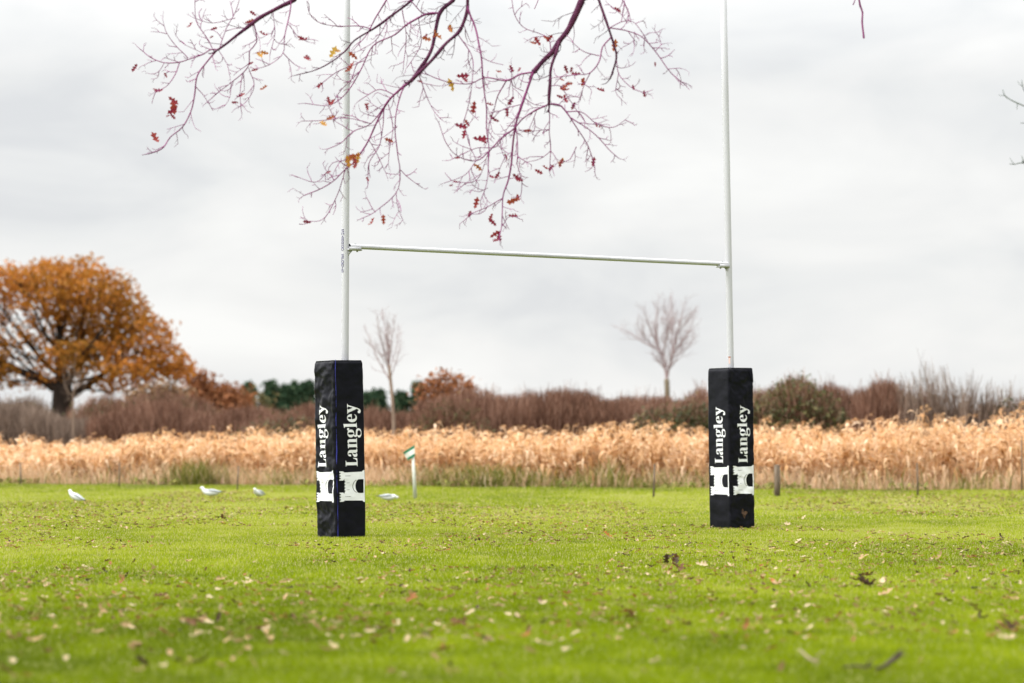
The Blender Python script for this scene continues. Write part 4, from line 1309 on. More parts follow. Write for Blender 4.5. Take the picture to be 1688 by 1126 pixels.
fan_tree('slim bare tree with a pale trunk standing behind the reeds right of left pad', 80,
         [(649, 703), (647, 662), (644, 629), (641, 602)], .062, .038,
         [([(644, 629), (624, 595), (611, 565), (601, 543)], .022, .5), ([(641, 604), (634, 580), (627, 550), (622, 520)], .024, -.5), ([(641, 602), (638, 570), (634, 540), (628, 512)], .028, .3),
          ([(641, 604), (644, 575), (648, 548), (652, 525)], .024, -.2), ([(644, 622), (652, 598), (657, 578), (661, 556)], .018, .4), ([(642, 612), (632, 590), (618, 575), (607, 566)], .014, -.6),
          ([(643, 610), (648, 590), (655, 560), (656, 540)], .014, .8), ([(641, 602), (640, 560), (641, 530)], .02, -.8)],
         BARK_TAN, TWIG_GREY, .36, .0032)
fan_tree('broad crowned bare tree rising behind the hedge left of the right pad', 108,
         [(1100, 690), (1100, 650), (1099, 625)], .115, .095,
         [([(1099, 626), (1096, 604), (1093, 588), (1086, 571), (1083, 530), (1086, 492)], .05, .3), ([(1099, 626), (1103, 605), (1108, 585), (1116, 548), (1129, 500)], .05, -.4),
          ([(1089, 578), (1074, 571), (1059, 563), (1040, 549), (1022, 540)], .034, .4), ([(1092, 586), (1098, 560), (1100, 544), (1094, 508)], .036, -.8), ([(1107, 588), (1120, 568), (1136, 548), (1146, 513)], .034, .5),
          ([(1086, 572), (1076, 552), (1066, 531), (1060, 508)], .03, -.6), ([(1109, 582), (1108, 552), (1110, 520), (1108, 492)], .034, .9), ([(1098, 560), (1104, 535), (1106, 505)], .024, 1.0),
          ([(1106, 592), (1122, 582), (1134, 572), (1143, 558)], .02, -.9), ([(1116, 550), (1124, 540), (1136, 522)], .02, -1.0), ([(1074, 571), (1062, 556), (1048, 536)], .018, -.9)],
         BARK_OLIVE, TWIG_GREY, .60, .0040)
bare_tree('small spindly pale sapling in front of the large oak trunk', 120, 92,
          [(121, 715), (121, 690), (120, 670)],
          [(120, 640, 22, 30), (112, 620, 16, 20), (132, 622, 18, 20), (122, 605, 12, 10)],
          BARK_TAN, .032, .006, .09, 1.2, .15, dens=2, extra_twigs=1)

# ------------------------------------------------------------------ hedge and scrub
HEDGE = mat_rnd('bare_hedge_twig', [(0.0, (0.07, 0.034, 0.022)), (0.5, (0.18, 0.092, 0.060)), (1.0, (0.32, 0.19, 0.135))], 0.95, 0.0, 0.1)
HEDGEG = mat_rnd('grey_scrub_twig', [(0.0, (0.08, 0.055, 0.042)), (0.5, (0.17, 0.12, 0.09)), (1.0, (0.30, 0.225, 0.175))], 0.95, 0.0, 0.1)
IVY = mat_rnd('evergreen_leaf', [(0.0, (0.025, 0.035, 0.012)), (0.5, (0.055, 0.065, 0.02)), (1.0, (0.13, 0.12, 0.035))], 0.6, 0.15, 0.3)


def scrub(name, label, cat, profile, Y, thick, n, mat, wd=.008, L=(.35, .9), tilt=.28, leaf=None, n_leaf_=0, group=None, depth_slope=0.0, ragged=.25, leafval=None, lean=0.0):
    """a bushy mass of thin upright twigs filling the outline profile [(px, py_top)...]"""
    pxs = np.array([p[0] for p in profile], float); pys = np.array([p[1] for p in profile], float)
    cx = (pxs[0] + pxs[-1]) / 2
    b0 = at(cx, 727, Y); b0.z = 0
    t = thing(name, label, cat, tuple(b0), group)
    n = int(n * 1.7); thick *= 1.3; wd *= 1.15
    px = R.uniform(pxs[0], pxs[-1], n)
    y = Y + R.uniform(-.5, .5, n) * thick + depth_slope * (px - cx) / (F / Y)
    top = np.interp(px, pxs, pys)
    x = (px - 844) / F * y
    H = CAMH + (727 - top) / F * Y
    # whole-height stems, then twigs
    H = H * (1 + ragged * 1.2 * (fbm(x * 1.4, y * .4, 91, 4) - .62)) * np.where(R.random(n) < .07, R.uniform(1.0, 1.14, n), 1)
    edge = np.abs(y - Y) / (thick * .5 + 1e-6)
    H *= 1 - .22 * edge ** 2
    z0 = H * R.random(n) ** .95 * .97
    Ls = R.uniform(*L, n)
    z0 = np.minimum(z0, H - Ls * .8)
    z0 = np.maximum(z0, .0)
    az = R.random(n) * 2 * PI; tl = np.abs(R.normal(0, tilt, n))
    d = np.stack([np.cos(az) * np.sin(tl) + lean, np.sin(az) * np.sin(tl), np.cos(tl)], 1)
    o = np.stack([x, y, z0], 1)
    K = np.array([0, .5, 1.0])
    P = o[:, None, :] + d[:, None, :] * (Ls[:, None] * K)[..., None]
    P[:, 1, :2] += R.normal(0, .04, (n, 2)); P[:, 2, :2] += R.normal(0, .05, (n, 2))
    a2 = R.random(n) * 2 * PI
    mb = MB()
    mb.ribbons(P, wd * R.uniform(.6, 1.4, n)[:, None] * np.array([1, .8, .35])[None, :], np.stack([np.cos(a2), np.sin(a2), 0 * a2], 1),
               np.clip(.5 + .35 * R.normal(0, 1, n) + .5 * (fbm(x * .8, z0 * .8, 33, 2) - .5), 0, 1))
    mb.build('twig', mat, t)
    ns = max(4, n // 60)
    st_ = MB()
    sel = R.integers(0, n, ns)
    for i in sel:
        b_ = np.array([x[i], y[i], 0]); e_ = np.array([x[i] + R.normal(0, .15), y[i] + R.normal(0, .15), H[i] * .92])
        st_.tube([b_, (b_ + e_) / 2 + R.normal(0, .05, 3) * [1, 1, 0], e_], [.022, .015, .006], 4, R.random(), cap=False)
    st_.build('stem', mat, t)
    if leaf is not None:
        lf = MB()
        sel = R.integers(0, n, n_leaf_)
        pts = P[sel, 1]
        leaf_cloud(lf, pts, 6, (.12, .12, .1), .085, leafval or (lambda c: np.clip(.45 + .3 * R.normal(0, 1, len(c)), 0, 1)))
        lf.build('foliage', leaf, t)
    return t


scrub('hedge', 'long brown leafless hedge behind the reeds between the two posts', 'hedge',
      [(690, 668), (720, 660), (770, 646), (830, 646), (870, 648), (930, 650), (970, 650), (1030, 646), (1100, 648), (1180, 650)], 90, 2.2, 27000, HEDGE, ragged=.26)
scrub('shrub', 'dark green evergreen patch in the hedge just left of the right pad', 'shrub',
      [(1050, 690), (1075, 668), (1110, 664), (1150, 655), (1185, 660), (1200, 668)], 87.5, 1.6, 3000, HEDGE, leaf=IVY, n_leaf_=3200)
scrub('shrub', 'dull green bush low in the hedge below the orange young oak', 'shrub',
      [(690, 690), (705, 672), (735, 660), (775, 668), (800, 690)], 88, 1.5, 3500, HEDGE, leaf=MIXED, n_leaf_=900)
scrub('shrub', 'olive and dark green bramble bush just right of the right pad', 'shrub',
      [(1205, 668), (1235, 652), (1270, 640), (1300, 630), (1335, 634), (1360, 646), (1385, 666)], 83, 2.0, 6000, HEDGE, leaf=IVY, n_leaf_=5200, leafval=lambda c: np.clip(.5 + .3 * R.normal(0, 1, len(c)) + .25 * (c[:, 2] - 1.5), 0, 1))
scrub('shrub', 'spiky brown leafless thicket between the olive bramble and reddish mound', 'shrub',
      [(1335, 660), (1362, 630), (1385, 616), (1415, 640), (1440, 656)], 84, 1.6, 5000, HEDGE, ragged=.45)
scrub('shrub', 'reddish brown rounded leafless bush at the right', 'shrub',
      [(1408, 676), (1424, 648), (1445, 632), (1465, 630), (1487, 646), (1508, 680)], 82, 1.7, 5500, HEDGE, ragged=.15)
scrub('hedge', 'low brown hedge under the tall bare saplings at right', 'hedge',
      [(1490, 664), (1540, 662), (1600, 658), (1660, 656), (1760, 656), (1950, 650)], 83, 1.8, 17000, HEDGE, ragged=.4)
for px, yt, wpx, lab in ((1500, 632, 20, 'first bare sapling right of the reddish bush, leaning left'),
                         (1532, 620, 26, 'tall many stemmed bare sapling second from the reddish bush'),
                         (1566, 618, 22, 'tallest upright bare sapling in the middle of the right row'),
                         (1596, 632, 20, 'shorter bare sapling right of the tallest one'),
                         (1628, 640, 20, 'thin low bare sapling left of the one with green leaves'),
                         (1662, 626, 26, 'bare sapling near the right edge with a few green leaves')):
    scrub('sapling', lab, 'sapling', [(px - wpx, yt + 26), (px - wpx * .4, yt), (px, yt - 16), (px + wpx * .5, yt + 2), (px + wpx, yt + 28)], 81.5 + R.uniform(-.6, .6), 1.0, 150, HEDGEG, wd=.010, L=(.7, 1.4), tilt=.17,
          leaf=IVY if px == 1662 else None, n_leaf_=60, group='bare saplings above the right hedge', ragged=.3, lean=-.12 if px < 1580 else .05)
scrub('hedge', 'purplish brown leafless hedge behind the reeds, from the oak to the left pad', 'hedge',
      [(150, 684), (200, 680), (240, 670), (300, 674), (350, 680), (400, 678), (450, 676), (500, 674), (540, 674), (600, 678), (640, 680), (700, 680)], 93, 2.2, 25000, HEDGE, ragged=.26)
scrub('shrub', 'dark olive bush low in the hedge left of the left pad', 'shrub',
      [(395, 705), (420, 690), (450, 682), (490, 684), (520, 700)], 90, 1.5, 3000, HEDGE, leaf=IVY, n_leaf_=2200)
scrub('hedge', 'grey brown leafless hedge below the large oak at far left', 'hedge',
      [(-300, 664), (-180, 668), (-80, 672), (-20, 670), (20, 668), (60, 676), (100, 690), (170, 690)], 96, 2.2, 22000, HEDGEG, ragged=.25)
scrub('shrub', 'pale grey twiggy bush in front of the large oak at the left edge', 'shrub',
      [(-60, 672), (-10, 658), (30, 652), (65, 660), (100, 684)], 98, 1.6, 4500, HEDGEG, ragged=.2, leaf=MIXED, n_leaf_=250)
scrub('shrub', 'olive brown twiggy scrub behind the hedge right of the large oak trunk', 'shrub',
      [(112, 684), (150, 662), (190, 650), (230, 645), (265, 640), (300, 648), (330, 652), (360, 664)], 104, 2.4, 9000, HEDGE, ragged=.35, leaf=MIXED, n_leaf_=1500)

# ------------------------------------------------------------------ the overhanging tree (trunk out of the picture to the right)
TWIG = mat_noise('purple_brown_twig', (0.13, 0.012, 0.085), (0.22, 0.032, 0.14), 14, 0.6, 0.3)
LIMB = mat_noise('limb_bark', (0.045, 0.008, 0.030), (0.095, 0.024, 0.060), 10, 0.9, 0.2, 0.5, 50)
CRIMSON = mat_rnd('clinging_leaf', [(0.0, (0.09, 0.015, 0.025)), (0.35, (0.22, 0.018, 0.04)), (0.55, (0.28, 0.06, 0.03)), (0.75, (0.38, 0.16, 0.03)), (1.0, (0.48, 0.30, 0.06))], 0.7, 0.35, 0.2)
YB = 22.8
KB = F / YB      # px per metre there
tb = Vector((6.6, 23.6, 0))
ot = thing('oak_tree', 'nearly leafless tree whose reddish twigs hang into the top of the picture', 'tree', tuple(tb))
tk = MB()
TP = catmull([(6.6, 23.6, -.1), (6.55, 23.6, 1.0), (6.6, 23.55, 2.4), (6.45, 23.5, 4.0), (6.3, 23.4, 5.6), (6.4, 23.3, 7.4), (6.2, 23.3, 9.4)], .3)
tk.tube(TP, np.interp(np.linspace(0, 1, len(TP)), [0, .08, .3, .6, 1], [.42, .34, .28, .2, .06]), 14)
tk.build('trunk', BARK_OAK, ot, smooth=True)
lb = MB()
LP = catmull([(6.4, 23.45, 4.9), (5.2, 23.3, 5.6), (3.8, 23.1, 6.0), (2.4, 23.0, 6.1), (1.0, 22.9, 5.95), (-0.4, 22.8, 5.75), (-1.6, 22.8, 5.4), (-2.6, 22.8, 5.3)], .2)
lb.tube(LP, np.linspace(.15, .03, len(LP)), 10)
LP2 = catmull([(6.35, 23.4, 5.8), (5.0, 23.9, 6.9), (3.4, 24.2, 7.5), (1.6, 24.2, 7.6), (-.2, 24.0, 7.2)], .2)
lb.tube(LP2, np.linspace(.13, .02, len(LP2)), 10)
LP3 = catmull([(6.45, 23.4, 6.4), (7.6, 23.0, 7.2), (8.9, 22.8, 7.6), (10.2, 22.6, 7.5)], .2)
lb.tube(LP3, np.linspace(.12, .02, len(LP3)), 10)
lb.build('limb', LIMB, ot, smooth=True)

BR = [  # (start diameter px, end diameter px, base depth offset m, joins limb?, [(px,py)...])
    ('A', [(9, 3.2, 0.0, 1, [(485, 0), (455, 15), (427, 30), (402, 50), (381, 66), (358, 82)]),
           (3.4, 1.6, .0, 0, [(358, 82), (342, 101), (326, 124), (321, 156), (314, 185), (301, 210), (280, 227), (266, 245), (244, 253)]),
           (2.8, 1.0, .1, 0, [(358, 82), (347, 81), (335, 89), (310, 98), (294, 103), (271, 103), (246, 94), (230, 80)]),
           (1.8, .8, .1, 0, [(310, 96), (285, 69), (273, 51), (269, 36)]), (1.8, .9, -.1, 0, [(350, 80), (335, 53), (324, 34), (322, 4), (326, -20)]),
           (1.9, 1.0, .0, 0, [(296, 103), (287, 124), (273, 142), (257, 150)]), (2.4, 1.0, .1, 0, [(418, 36), (422, 69), (411, 83), (408, 110), (381, 137), (356, 154), (338, 170)]),
           (2.4, .9, -.1, 0, [(480, 3), (475, 35), (468, 64), (466, 87), (445, 106), (420, 115)]), (1.5, .9, -.1, 0, [(466, 87), (484, 105), (493, 110)]),
           (1.6, .9, .0, 0, [(474, 39), (491, 59), (507, 69)]), (1.6, .8, .1, 0, [(450, 18), (453, 57), (445, 92)]), (1.6, .8, .0, 0, [(360, 82), (374, 106), (379, 126)]),
           (1.6, .9, -.15, 0, [(362, 79), (374, 46), (388, 21), (397, -6)]), (1.4, .8, 0, 0, [(410, 112), (418, 140), (410, 160), (400, 172)]), (1.4, .8, 0, 0, [(400, 120), (396, 157), (399, 188)]),
           (1.4, .8, .1, 0, [(388, 30), (350, 38), (320, 30)]), (1.3, .7, 0, 0, [(381, 137), (378, 160), (372, 172)]), (1.3, .7, .1, 0, [(335, 88), (305, 74), (290, 58)]), (1.3, .8, 0, 0, [(271, 103), (262, 118), (250, 122)])]),
    ('B', [(6, 1.2, .5, 1, [(690, -12), (678, 0), (658, 16), (633, 36), (612, 50), (584, 67), (568, 85), (544, 103), (516, 117), (488, 124)]),
           (4.2, 1.0, .4, 0, [(726, 21), (700, 24), (672, 39), (651, 57), (614, 76), (594, 117), (569, 156), (541, 174), (503, 170)]),
           (2.2, .9, .5, 0, [(612, 48), (592, 43), (562, 43), (530, 39), (514, 27), (507, 11)]), (3.2, 1.2, .6, 1, [(645, -12), (637, 0), (619, 28), (605, 57), (587, 78)]),
           (1.8, .9, .4, 0, [(663, 16), (669, 64), (665, 114)]), (2.6, 1.4, .4, 0, [(726, 21), (700, 24), (682, 7), (668, -10)]), (1.8, .9, .4, 0, [(600, 100), (560, 116), (527, 140)]),
           (1.6, .9, .4, 0, [(594, 117), (580, 130), (560, 150), (548, 170)]), (1.5, .9, .4, 0, [(690, 30), (694, 70), (684, 92), (670, 112)]), (1.5, .9, .5, 0, [(640, 30), (620, 66), (590, 84)])]),
    ('C', [(7.5, 4.6, .2, 1, [(755, -14), (746, 0), (726, 21), (717, 64), (707, 92), (677, 133)]),
           (4.6, 1.2, .2, 0, [(677, 133), (649, 156), (637, 170), (622, 199), (608, 231), (596, 250), (585, 266), (569, 280), (551, 298), (528, 312), (502, 323)]),
           (2.0, .9, .3, 0, [(569, 280), (559, 312), (541, 351), (527, 364), (507, 365)]),
           (2.8, 1.0, .1, 0, [(666, 144), (658, 160), (653, 192), (651, 220), (656, 256), (660, 280), (653, 316), (619, 350), (592, 362)]),
           (1.4, .7, .1, 0, [(653, 316), (655, 340), (664, 362)]), (1.5, .8, .1, 0, [(660, 280), (679, 298), (697, 310)]),
           (2.4, 1.0, .2, 0, [(637, 170), (612, 204), (583, 217), (562, 236), (541, 245)]), (2.0, .9, .2, 0, [(649, 156), (626, 147), (608, 156), (590, 168)]),
           (2.0, .9, .2, 0, [(633, 180), (630, 210), (626, 241), (608, 270), (606, 296)]), (1.6, .8, .2, 0, [(612, 204), (573, 195), (530, 199), (497, 200)]),
           (1.6, .8, .3, 0, [(583, 217), (560, 205), (545, 194)]), (1.7, .8, .3, 0, [(551, 298), (540, 284), (520, 300), (486, 290)]), (1.6, .8, .2, 0, [(596, 250), (575, 262), (548, 268), (540, 284)]),
           (1.5, .8, .2, 0, [(608, 231), (625, 262), (636, 285)]), (1.4, .8, 0, 0, [(619, 350), (610, 338), (604, 326)]), (1.5, .8, .2, 0, [(640, 172), (648, 210), (643, 240), (640, 270)])]),
    ('D', [(6.5, 4.2, -.2, 1, [(771, -16), (771, 0), (771, 18), (764, 39), (755, 55), (732, 75), (709, 103), (677, 133)]),
           (4.0, 1.0, -.3, 0, [(771, 10), (773, 20), (783, 43), (792, 82), (796, 128), (797, 153), (803, 185), (802, 220), (806, 249), (804, 291), (792, 330)]),
           (2.0, .9, -.2, 0, [(755, 57), (773, 82), (779, 103), (777, 142), (774, 167), (764, 199)]), (1.8, .8, -.2, 0, [(691, 125), (710, 174), (730, 199)]),
           (1.5, .8, -.2, 0, [(764, 40), (770, 55), (775, 68)])]),
    ('E', [(12.5, 6.2, -.1, 1, [(968, -20), (959, 0), (938, 46), (922, 67), (913, 83), (895, 101), (879, 119)]),
           (5.4, 1.3, -.1, 0, [(879, 119), (867, 149), (852, 195), (849, 213), (844, 249), (838, 295), (828, 327), (828, 373), (824, 391)]),
           (4.0, 1.0, -.1, 0, [(879, 119), (856, 123), (835, 132), (799, 128), (778, 137), (757, 138), (732, 133), (707, 124)]),
           (5.8, 4.0, -.2, 0, [(922, 67), (920, 76), (909, 110), (906, 142), (905, 172)]),
           (3.4, 1.0, -.2, 0, [(905, 172), (884, 181), (863, 195), (847, 213), (828, 227), (806, 249), (785, 265), (753, 257), (735, 234), (723, 202)]),
           (1.6, .8, -.2, 0, [(785, 265), (767, 288), (733, 302)]), (3.4, 1.1, -.2, 0, [(905, 172), (920, 172), (934, 186), (952, 213), (970, 241), (978, 266), (980, 284)]),
           (2.2, 1.1, -.3, 0, [(941, 194), (966, 210), (987, 227), (1005, 249), (1019, 260)]), (2.2, .9, -.2, 0, [(934, 184), (959, 185), (984, 204), (1009, 210), (1030, 197)]),
           (2.2, 1.0, -.2, 0, [(905, 172), (906, 213), (908, 249), (906, 284)]), (2.0, .9, -.1, 0, [(850, 205), (854, 249), (852, 270), (860, 295), (858, 323)]),
           (2.4, 1.0, -.1, 0, [(835, 132), (820, 160), (813, 185), (806, 206), (803, 234)]), (2.2, .9, 0, 0, [(849, 213), (831, 222), (817, 242), (785, 245), (753, 259), (742, 264)]),
           (1.7, .9, -.1, 0, [(828, 327), (803, 341), (774, 353)]), (2.0, .9, .1, 0, [(908, 84), (904, 64), (884, 53), (863, 44), (849, 25), (842, -6)]),
           (1.6, .8, -.2, 0, [(905, 172), (880, 240), (871, 266)][:0] or [(950, 242), (940, 262), (926, 268)]), (1.5, .8, 0, 0, [(885, 181), (878, 200), (872, 214)]), (1.5, .8, -.1, 0, [(863, 150), (845, 140), (843, 113)]),
           (1.5, .8, -.1, 0, [(845, 250), (832, 260), (820, 289)]), (1.5, .8, 0, 0, [(806, 249), (790, 290), (775, 300), (752, 300)]), (1.4, .8, 0, 0, [(906, 213), (890, 215), (870, 215)]),
           (1.5, .8, -.1, 0, [(838, 295), (852, 292), (860, 294)]), (1.4, .7, -.1, 0, [(804, 310), (790, 316), (778, 314)]), (1.6, .8, -.1, 0, [(843, 132), (846, 160), (836, 185)]),
           (1.5, .8, -.1, 0, [(860, 172), (830, 180), (813, 195)]), (1.5, .8, -.1, 0, [(906, 142), (925, 142), (936, 160), (948, 178), (964, 200)]), (1.5, .8, 0, 0, [(908, 249), (890, 262), (868, 267)]),
           (1.4, .8, -.1, 0, [(785, 265), (775, 240), (770, 222), (765, 205)]), (1.4, .8, 0, 0, [(828, 373), (838, 358), (850, 357)])]),
    ('F', [(6.0, 2.0, -.4, 1, [(980, -18), (986, 0), (996, 28), (1005, 53), (1012, 75), (1016, 96), (1005, 130)]),
           (3.0, 1.0, -.4, 0, [(1007, 62), (993, 78), (986, 103), (970, 121), (948, 123), (913, 128)]), (1.7, .8, -.4, 0, [(973, 120), (962, 142), (954, 167)]),
           (2.2, 1.1, -.5, 0, [(1003, 46), (1034, 51), (1058, 60), (1080, 85), (1101, 114), (1129, 140)]), (1.8, .8, -.5, 0, [(1005, 46), (1023, 36), (1042, 35), (1058, 53), (1069, 71)]),
           (1.8, .9, -.4, 0, [(1016, 96), (1021, 124), (1041, 144), (1062, 154)]), (2.2, 1.4, -.3, 1, [(1018, -14), (1026, 0), (1037, 23)]), (1.7, .8, -.4, 0, [(988, 92), (962, 85), (945, 71)]),
           (1.4, .7, -.4, 0, [(1101, 114), (1113, 112), (1124, 113)]), (1.4, .7, -.4, 0, [(1080, 85), (1090, 74), (1095, 72)]), (1.4, .7, -.4, 0, [(1046, 52), (1044, 68), (1030, 76)]),
           (1.4, .7, -.4, 0, [(1020, 120), (1014, 150), (1024, 162)]), (1.4, .7, -.4, 0, [(962, 138), (975, 148), (974, 156)]), (1.4, .7, -.5, 0, [(1034, 38), (1020, 20), (1000, 4)])]),
    ('G', [(4, 2.4, -.2, 1, [(1408, -22), (1415, 0), (1417, 9), (1422, 20), (1422, 35), (1424, 64)]), (2, 1.4, -.2, 0, [(1412, -8), (1408, 3), (1406, 8)])]),
    ('K', [(1.6, .9, 1.4, 1, [(1044, -10), (1060, 12), (1080, 24), (1093, 24)][:0] or [(890, -10), (886, 4), (881, 15)])]),
]


def to3(P, dep):
    return np.array([tuple(at(p[0], p[1], YB + dep + (p[2] / KB if len(p) > 2 else 0))) for p in P])


def twig_from(mb, p, tang, length, dia, dep, level):
    """one side twig in survey pixels: p=(px,py,d)"""
    n = max(3, int(length / 7))
    d = np.array(tang, float); d /= np.linalg.norm(d) + 1e-9
    pts = [np.array(p, float)]
    bend = R.normal(0, .16, 3); bend[2] *= 1.3
    bend[1] += R.normal(-.01, .04)
    for k in range(n):
        d = d + bend + R.normal(0, .10, 3); d /= np.linalg.norm(d)
        pts.append(pts[-1] + d * length / n)
    P = np.array(pts)
    r_ = np.linspace(dia, dia * .55, len(P)) / 2 / KB
    mb.tube(to3(P, dep), r_, 4, cap=False)
    if level > 0:
        for k in range(1, len(P)):
            if R.random() < .5:
                t_ = P[k] - P[k - 1]; t_ /= np.linalg.norm(t_)
                s_ = np.array([-t_[1], t_[0], R.normal(0, .6)]) * (1 if R.random() < .5 else -1)
                twig_from(mb, P[k], t_ * .7 + s_ * R.uniform(.5, 1.0), length * R.uniform(.25, .5), dia * .75, dep, level - 1)


for key, items in BR:
    br_o = None
    for (d0, d1, dep, join, P) in items:
        mb = MB()
        Pp = np.array([(a, b_, 0.0) for a, b_ in P])
        seed = R.random() * 10
        C_ = catmull(Pp, 6.0)
        s_ = np.concatenate([[0], np.cumsum(np.linalg.norm(np.diff(C_, axis=0), axis=1))])
        tot = s_[-1]
        wob = np.array([mnoise.noise(Vector((q / 40 + seed, seed, 2))) for q in s_])
        C_[:, 0] += 2.2 * wob * np.minimum(1, s_ / 15) * np.minimum(1, (tot - s_) / 8 + .3)
        C_[:, 1] += 1.8 * np.roll(wob, 3) * np.minimum(1, s_ / 15)
        C_[:, 2] = (30 * np.array([mnoise.noise(Vector((q / 150 + seed, 5, seed))) for q in s_])) * np.minimum(1, s_ / 60)
        P3 = to3(C_, dep)
        d0 *= 0.88; d1 *= 1.3
        dia = np.interp(s_, [0, tot], [d0, d1])
        if d1 < 3: dia = d1 + (d0 - d1) * (1 - s_ / tot) ** 1.3
        rad = dia / 2 / KB
        rad = rad * (1 + .12 * np.sin(s_ * .9 + seed))
        if join:
            # carry on up out of the picture to the limb that bears it
            x0 = P3[0][0] + .55 * (1 if key != 'A' else 1.3)
            j = np.argmin(np.abs(LP[:, 0] - x0))
            tgt = LP[j]
            if key == 'G': tgt = LP[np.argmin(np.abs(LP[:, 0] - 3.4))]
            up_ = catmull([tgt, tgt * .5 + P3[0] * .5 + np.array([.10, 0, .12]), P3[0]], .06)
            P3 = np.vstack([up_[:-1], P3]); rad = np.concatenate([np.linspace(rad[0] * 1.25, rad[0], len(up_) - 1), rad])
        mb.tube(P3, rad, 8 if d0 > 4 else 5, cap=False)
        # side twigs
        if key not in 'GK':
            pos = R.uniform(6, 16)
            while pos < tot:
                i = min(max(np.searchsorted(s_, pos), 1), len(C_) - 1)
                tg = C_[i] - C_[i - 1]; tg = tg / (np.linalg.norm(tg) + 1e-9)
                sg = 1 if R.random() < .5 else -1
                nrm_ = np.array([-tg[1], tg[0], R.normal(0, .8)]) * sg
                ln = R.uniform(9, 36) * (1 if dia[min(i, len(dia) - 1)] < 3.5 else 1.3) * (1.25 - .5 * pos / tot)
                twig_from(mb, C_[i], tg * R.uniform(.4, 1.1) + nrm_ * R.uniform(.4, 1), ln, R.uniform(1.0, 1.55), dep, 1)
                pos += R.uniform(10, 25)
            twig_from(mb, C_[-1], (C_[-1] - C_[-2]), 14, d1 * .7, dep, 1)
        if br_o is None:
            br_o = mb.build('branch', LIMB if d0 > 5 else TWIG, ot, smooth=True)
        else:
            me = mb.mesh('twig', ot.location, True); me.materials.append(LIMB if d0 > 5 else TWIG)
            o_ = bpy.data.objects.new('twig', me); COL.objects.link(o_); o_.parent = br_o

OL = [(286, 175, 26, .45), (284, 182, 18, .4), (256, 228, 22, .42), (222, 112, 15, .3), (262, 149, 14, .3), (428, 90, 24, .85), (436, 87, 14, .65), (434, 56, 14, .35), (313, 42, 14, .3), (417, 22, 11, .35),
      (413, 35, 12, .4), (353, 47, 10, .3), (397, 157, 15, .3), (435, 145, 13, .6), (420, 115, 12, .35), (500, 65, 16, .3), (507, 97, 14, .3), (549, 86, 20, .9), (556, 84, 12, .7), (582, 91, 16, .5), (578, 109, 20, .55),
      (527, 140, 13, .25), (546, 169, 16, .35), (605, 176, 12, .35), (533, 204, 18, .85), (545, 194, 16, .5), (574, 266, 20, .75), (583, 258, 20, .6), (590, 260, 18, .85), (586, 272, 16, .4), (578, 262, 18, .95), (641, 231, 14, .55),
      (506, 366, 14, .28), (541, 284, 10, .3), (613, 366, 14, .4), (632, 362, 15, .42), (606, 296, 10, .35), (273, 124, 10, .3), (285, 192, 12, .3), (743, 47, 17, .8), (720, 58, 18, .6), (703, 64, 14, .55), (744, 139, 20, .85), (763, 125, 18, .3),
      (781, 177, 22, .5), (760, 208, 18, .35), (770, 203, 14, .35), (765, 222, 15, .32), (792, 229, 22, .4), (788, 275, 18, .6), (813, 195, 14, .2), (807, 172, 14, .2), (842, 166, 15, .3), (836, 185, 14, .5), (843, 113, 13, .35), (822, 118, 9, .4), (886, 68, 15, .45),
      (906, 63, 16, .42), (933, 114, 14, .25), (949, 122, 14, .3), (931, 142, 21, .6), (938, 138, 12, .45), (961, 135, 15, .5), (932, 164, 16, .38), (945, 175, 14, .2), (1013, 75, 20, .6), (1018, 16, 14, .4), (990, 148, 15, .3), (1044, 144, 10, .25), (1062, 154, 12, .3),
      (925, 267, 20, .88), (888, 283, 13, .35), (900, 277, 15, .35), (978, 267, 16, .35), (870, 215, 12, .45), (834, 258, 12, .3), (852, 292, 16, .35), (820, 289, 14, .3), (845, 331, 22, .55), (854, 326, 14, .4), (785, 335, 18, .42), (774, 353, 12, .3), (812, 366, 16, .4),
      (846, 356, 17, .35), (816, 386, 18, .3), (823, 390, 16, .25), (818, 396, 16, .35), (1080, 106, 7, .3), (983, 205, 10, .4), (754, 260, 9, .3), (752, 300, 9, .32), (692, 134, 9, .3)]
lf = MB()
OL = OL + [(a + R.normal(0, 6), b_ + R.normal(0, 5), c_ * .75, min(v, .45)) for a, b_, c_, v in OL if R.random() < .45]
for px, py, s_, v in OL:
    V, Fs = LEAF_SHAPES[(2, 4, 5, 1)[R.integers(4)]]
    S = s_ / KB * R.uniform(1.0, 1.25)
    M = Matrix.Rotation(R.normal(0, .5), 3, 'Y') @ Matrix.Rotation(R.uniform(.5, 2.2), 3, 'X') @ Matrix.Rotation(R.random() * 2 * PI, 3, 'Z')
    c = np.array(tuple(at(px, py, YB + R.normal(0, .12))))
    lf.add((V - [0, 0, .1]) @ np.array(M).T * S + c, Fs, np.clip(v + R.normal(0, .06), 0, 1))
lf.build('foliage', CRIMSON, ot, smooth=True)

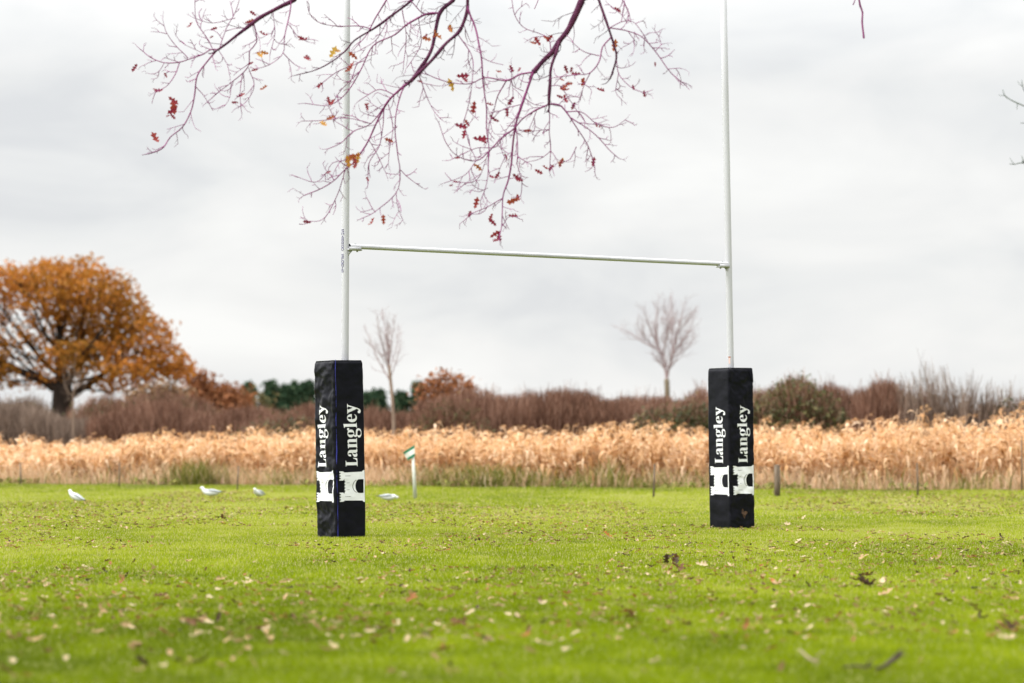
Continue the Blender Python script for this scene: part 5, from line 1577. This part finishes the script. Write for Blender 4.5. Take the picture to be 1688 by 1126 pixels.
# second bare tree just outside the right edge, a few twig tips reaching in
TW2 = mat_noise('grey_green_twig', (0.09, 0.11, 0.095), (0.14, 0.16, 0.14), 14, 0.8, 0.2)
Y2 = 50.0
b2 = Vector((10.6, Y2, 0))
t2 = thing('bare_tree', 'thin grey twig tips of a bare tree entering at the right edge', 'tree', tuple(b2))
tk = MB()
TP = catmull([(10.6, Y2, 0), (10.55, Y2, 2), (10.7, Y2, 4), (10.5, Y2, 6), (10.6, Y2, 8.6)], .3)
tk.tube(TP, np.linspace(.14, .02, len(TP)), 9); tk.build('trunk', BARK_GREY, t2, smooth=True)
bb = MB()
for Pq, zt in (([(1653, 148), (1656, 157), (1665, 164), (1677, 170), (1700, 180), (1740, 200)], 5.2), ([(1684, 132), (1686, 143), (1692, 155), (1715, 178)], 5.6), ([(1664, 270), (1672, 271), (1690, 269), (1730, 285)], 4.4),
               ([(1684, 265), (1688, 270), (1705, 276)], 4.3), ([(1682, 203), (1695, 204), (1730, 215)], 5.0)):
    C_ = np.array([tuple(at(a, b_, Y2)) for a, b_ in Pq])
    C_ = np.vstack([C_, [[10.55, Y2, zt]]]); C_ = catmull(C_, .1)
    bb.tube(C_, np.linspace(.006, .03, len(C_)), 5)
    for i in range(2, min(len(C_) - 2, 14), 2):
        d = np.array([R.normal(-.3, .3), R.normal(0, .2), R.normal(.3, .5)]); d /= np.linalg.norm(d)
        bb.tube([C_[i], C_[i] + d * .07, C_[i] + d * .13 + [0, 0, .02]], [.006, .005, .003], 4)
bb.build('branch', TW2, t2)

# ------------------------------------------------------------------ output look
scene.view_settings.view_transform = 'Standard'
scene.view_settings.look = 'None'
scene.view_settings.exposure = 0.0
scene.view_settings.gamma = 1.0
scene.view_settings.use_curve_mapping = False
cy = scene.cycles
cy.use_denoising = True
cy.max_bounces = 6; cy.diffuse_bounces = 3; cy.glossy_bounces = 3; cy.transmission_bounces = 3; cy.transparent_max_bounces = 8
cy.caustics_reflective = False; cy.caustics_refractive = False
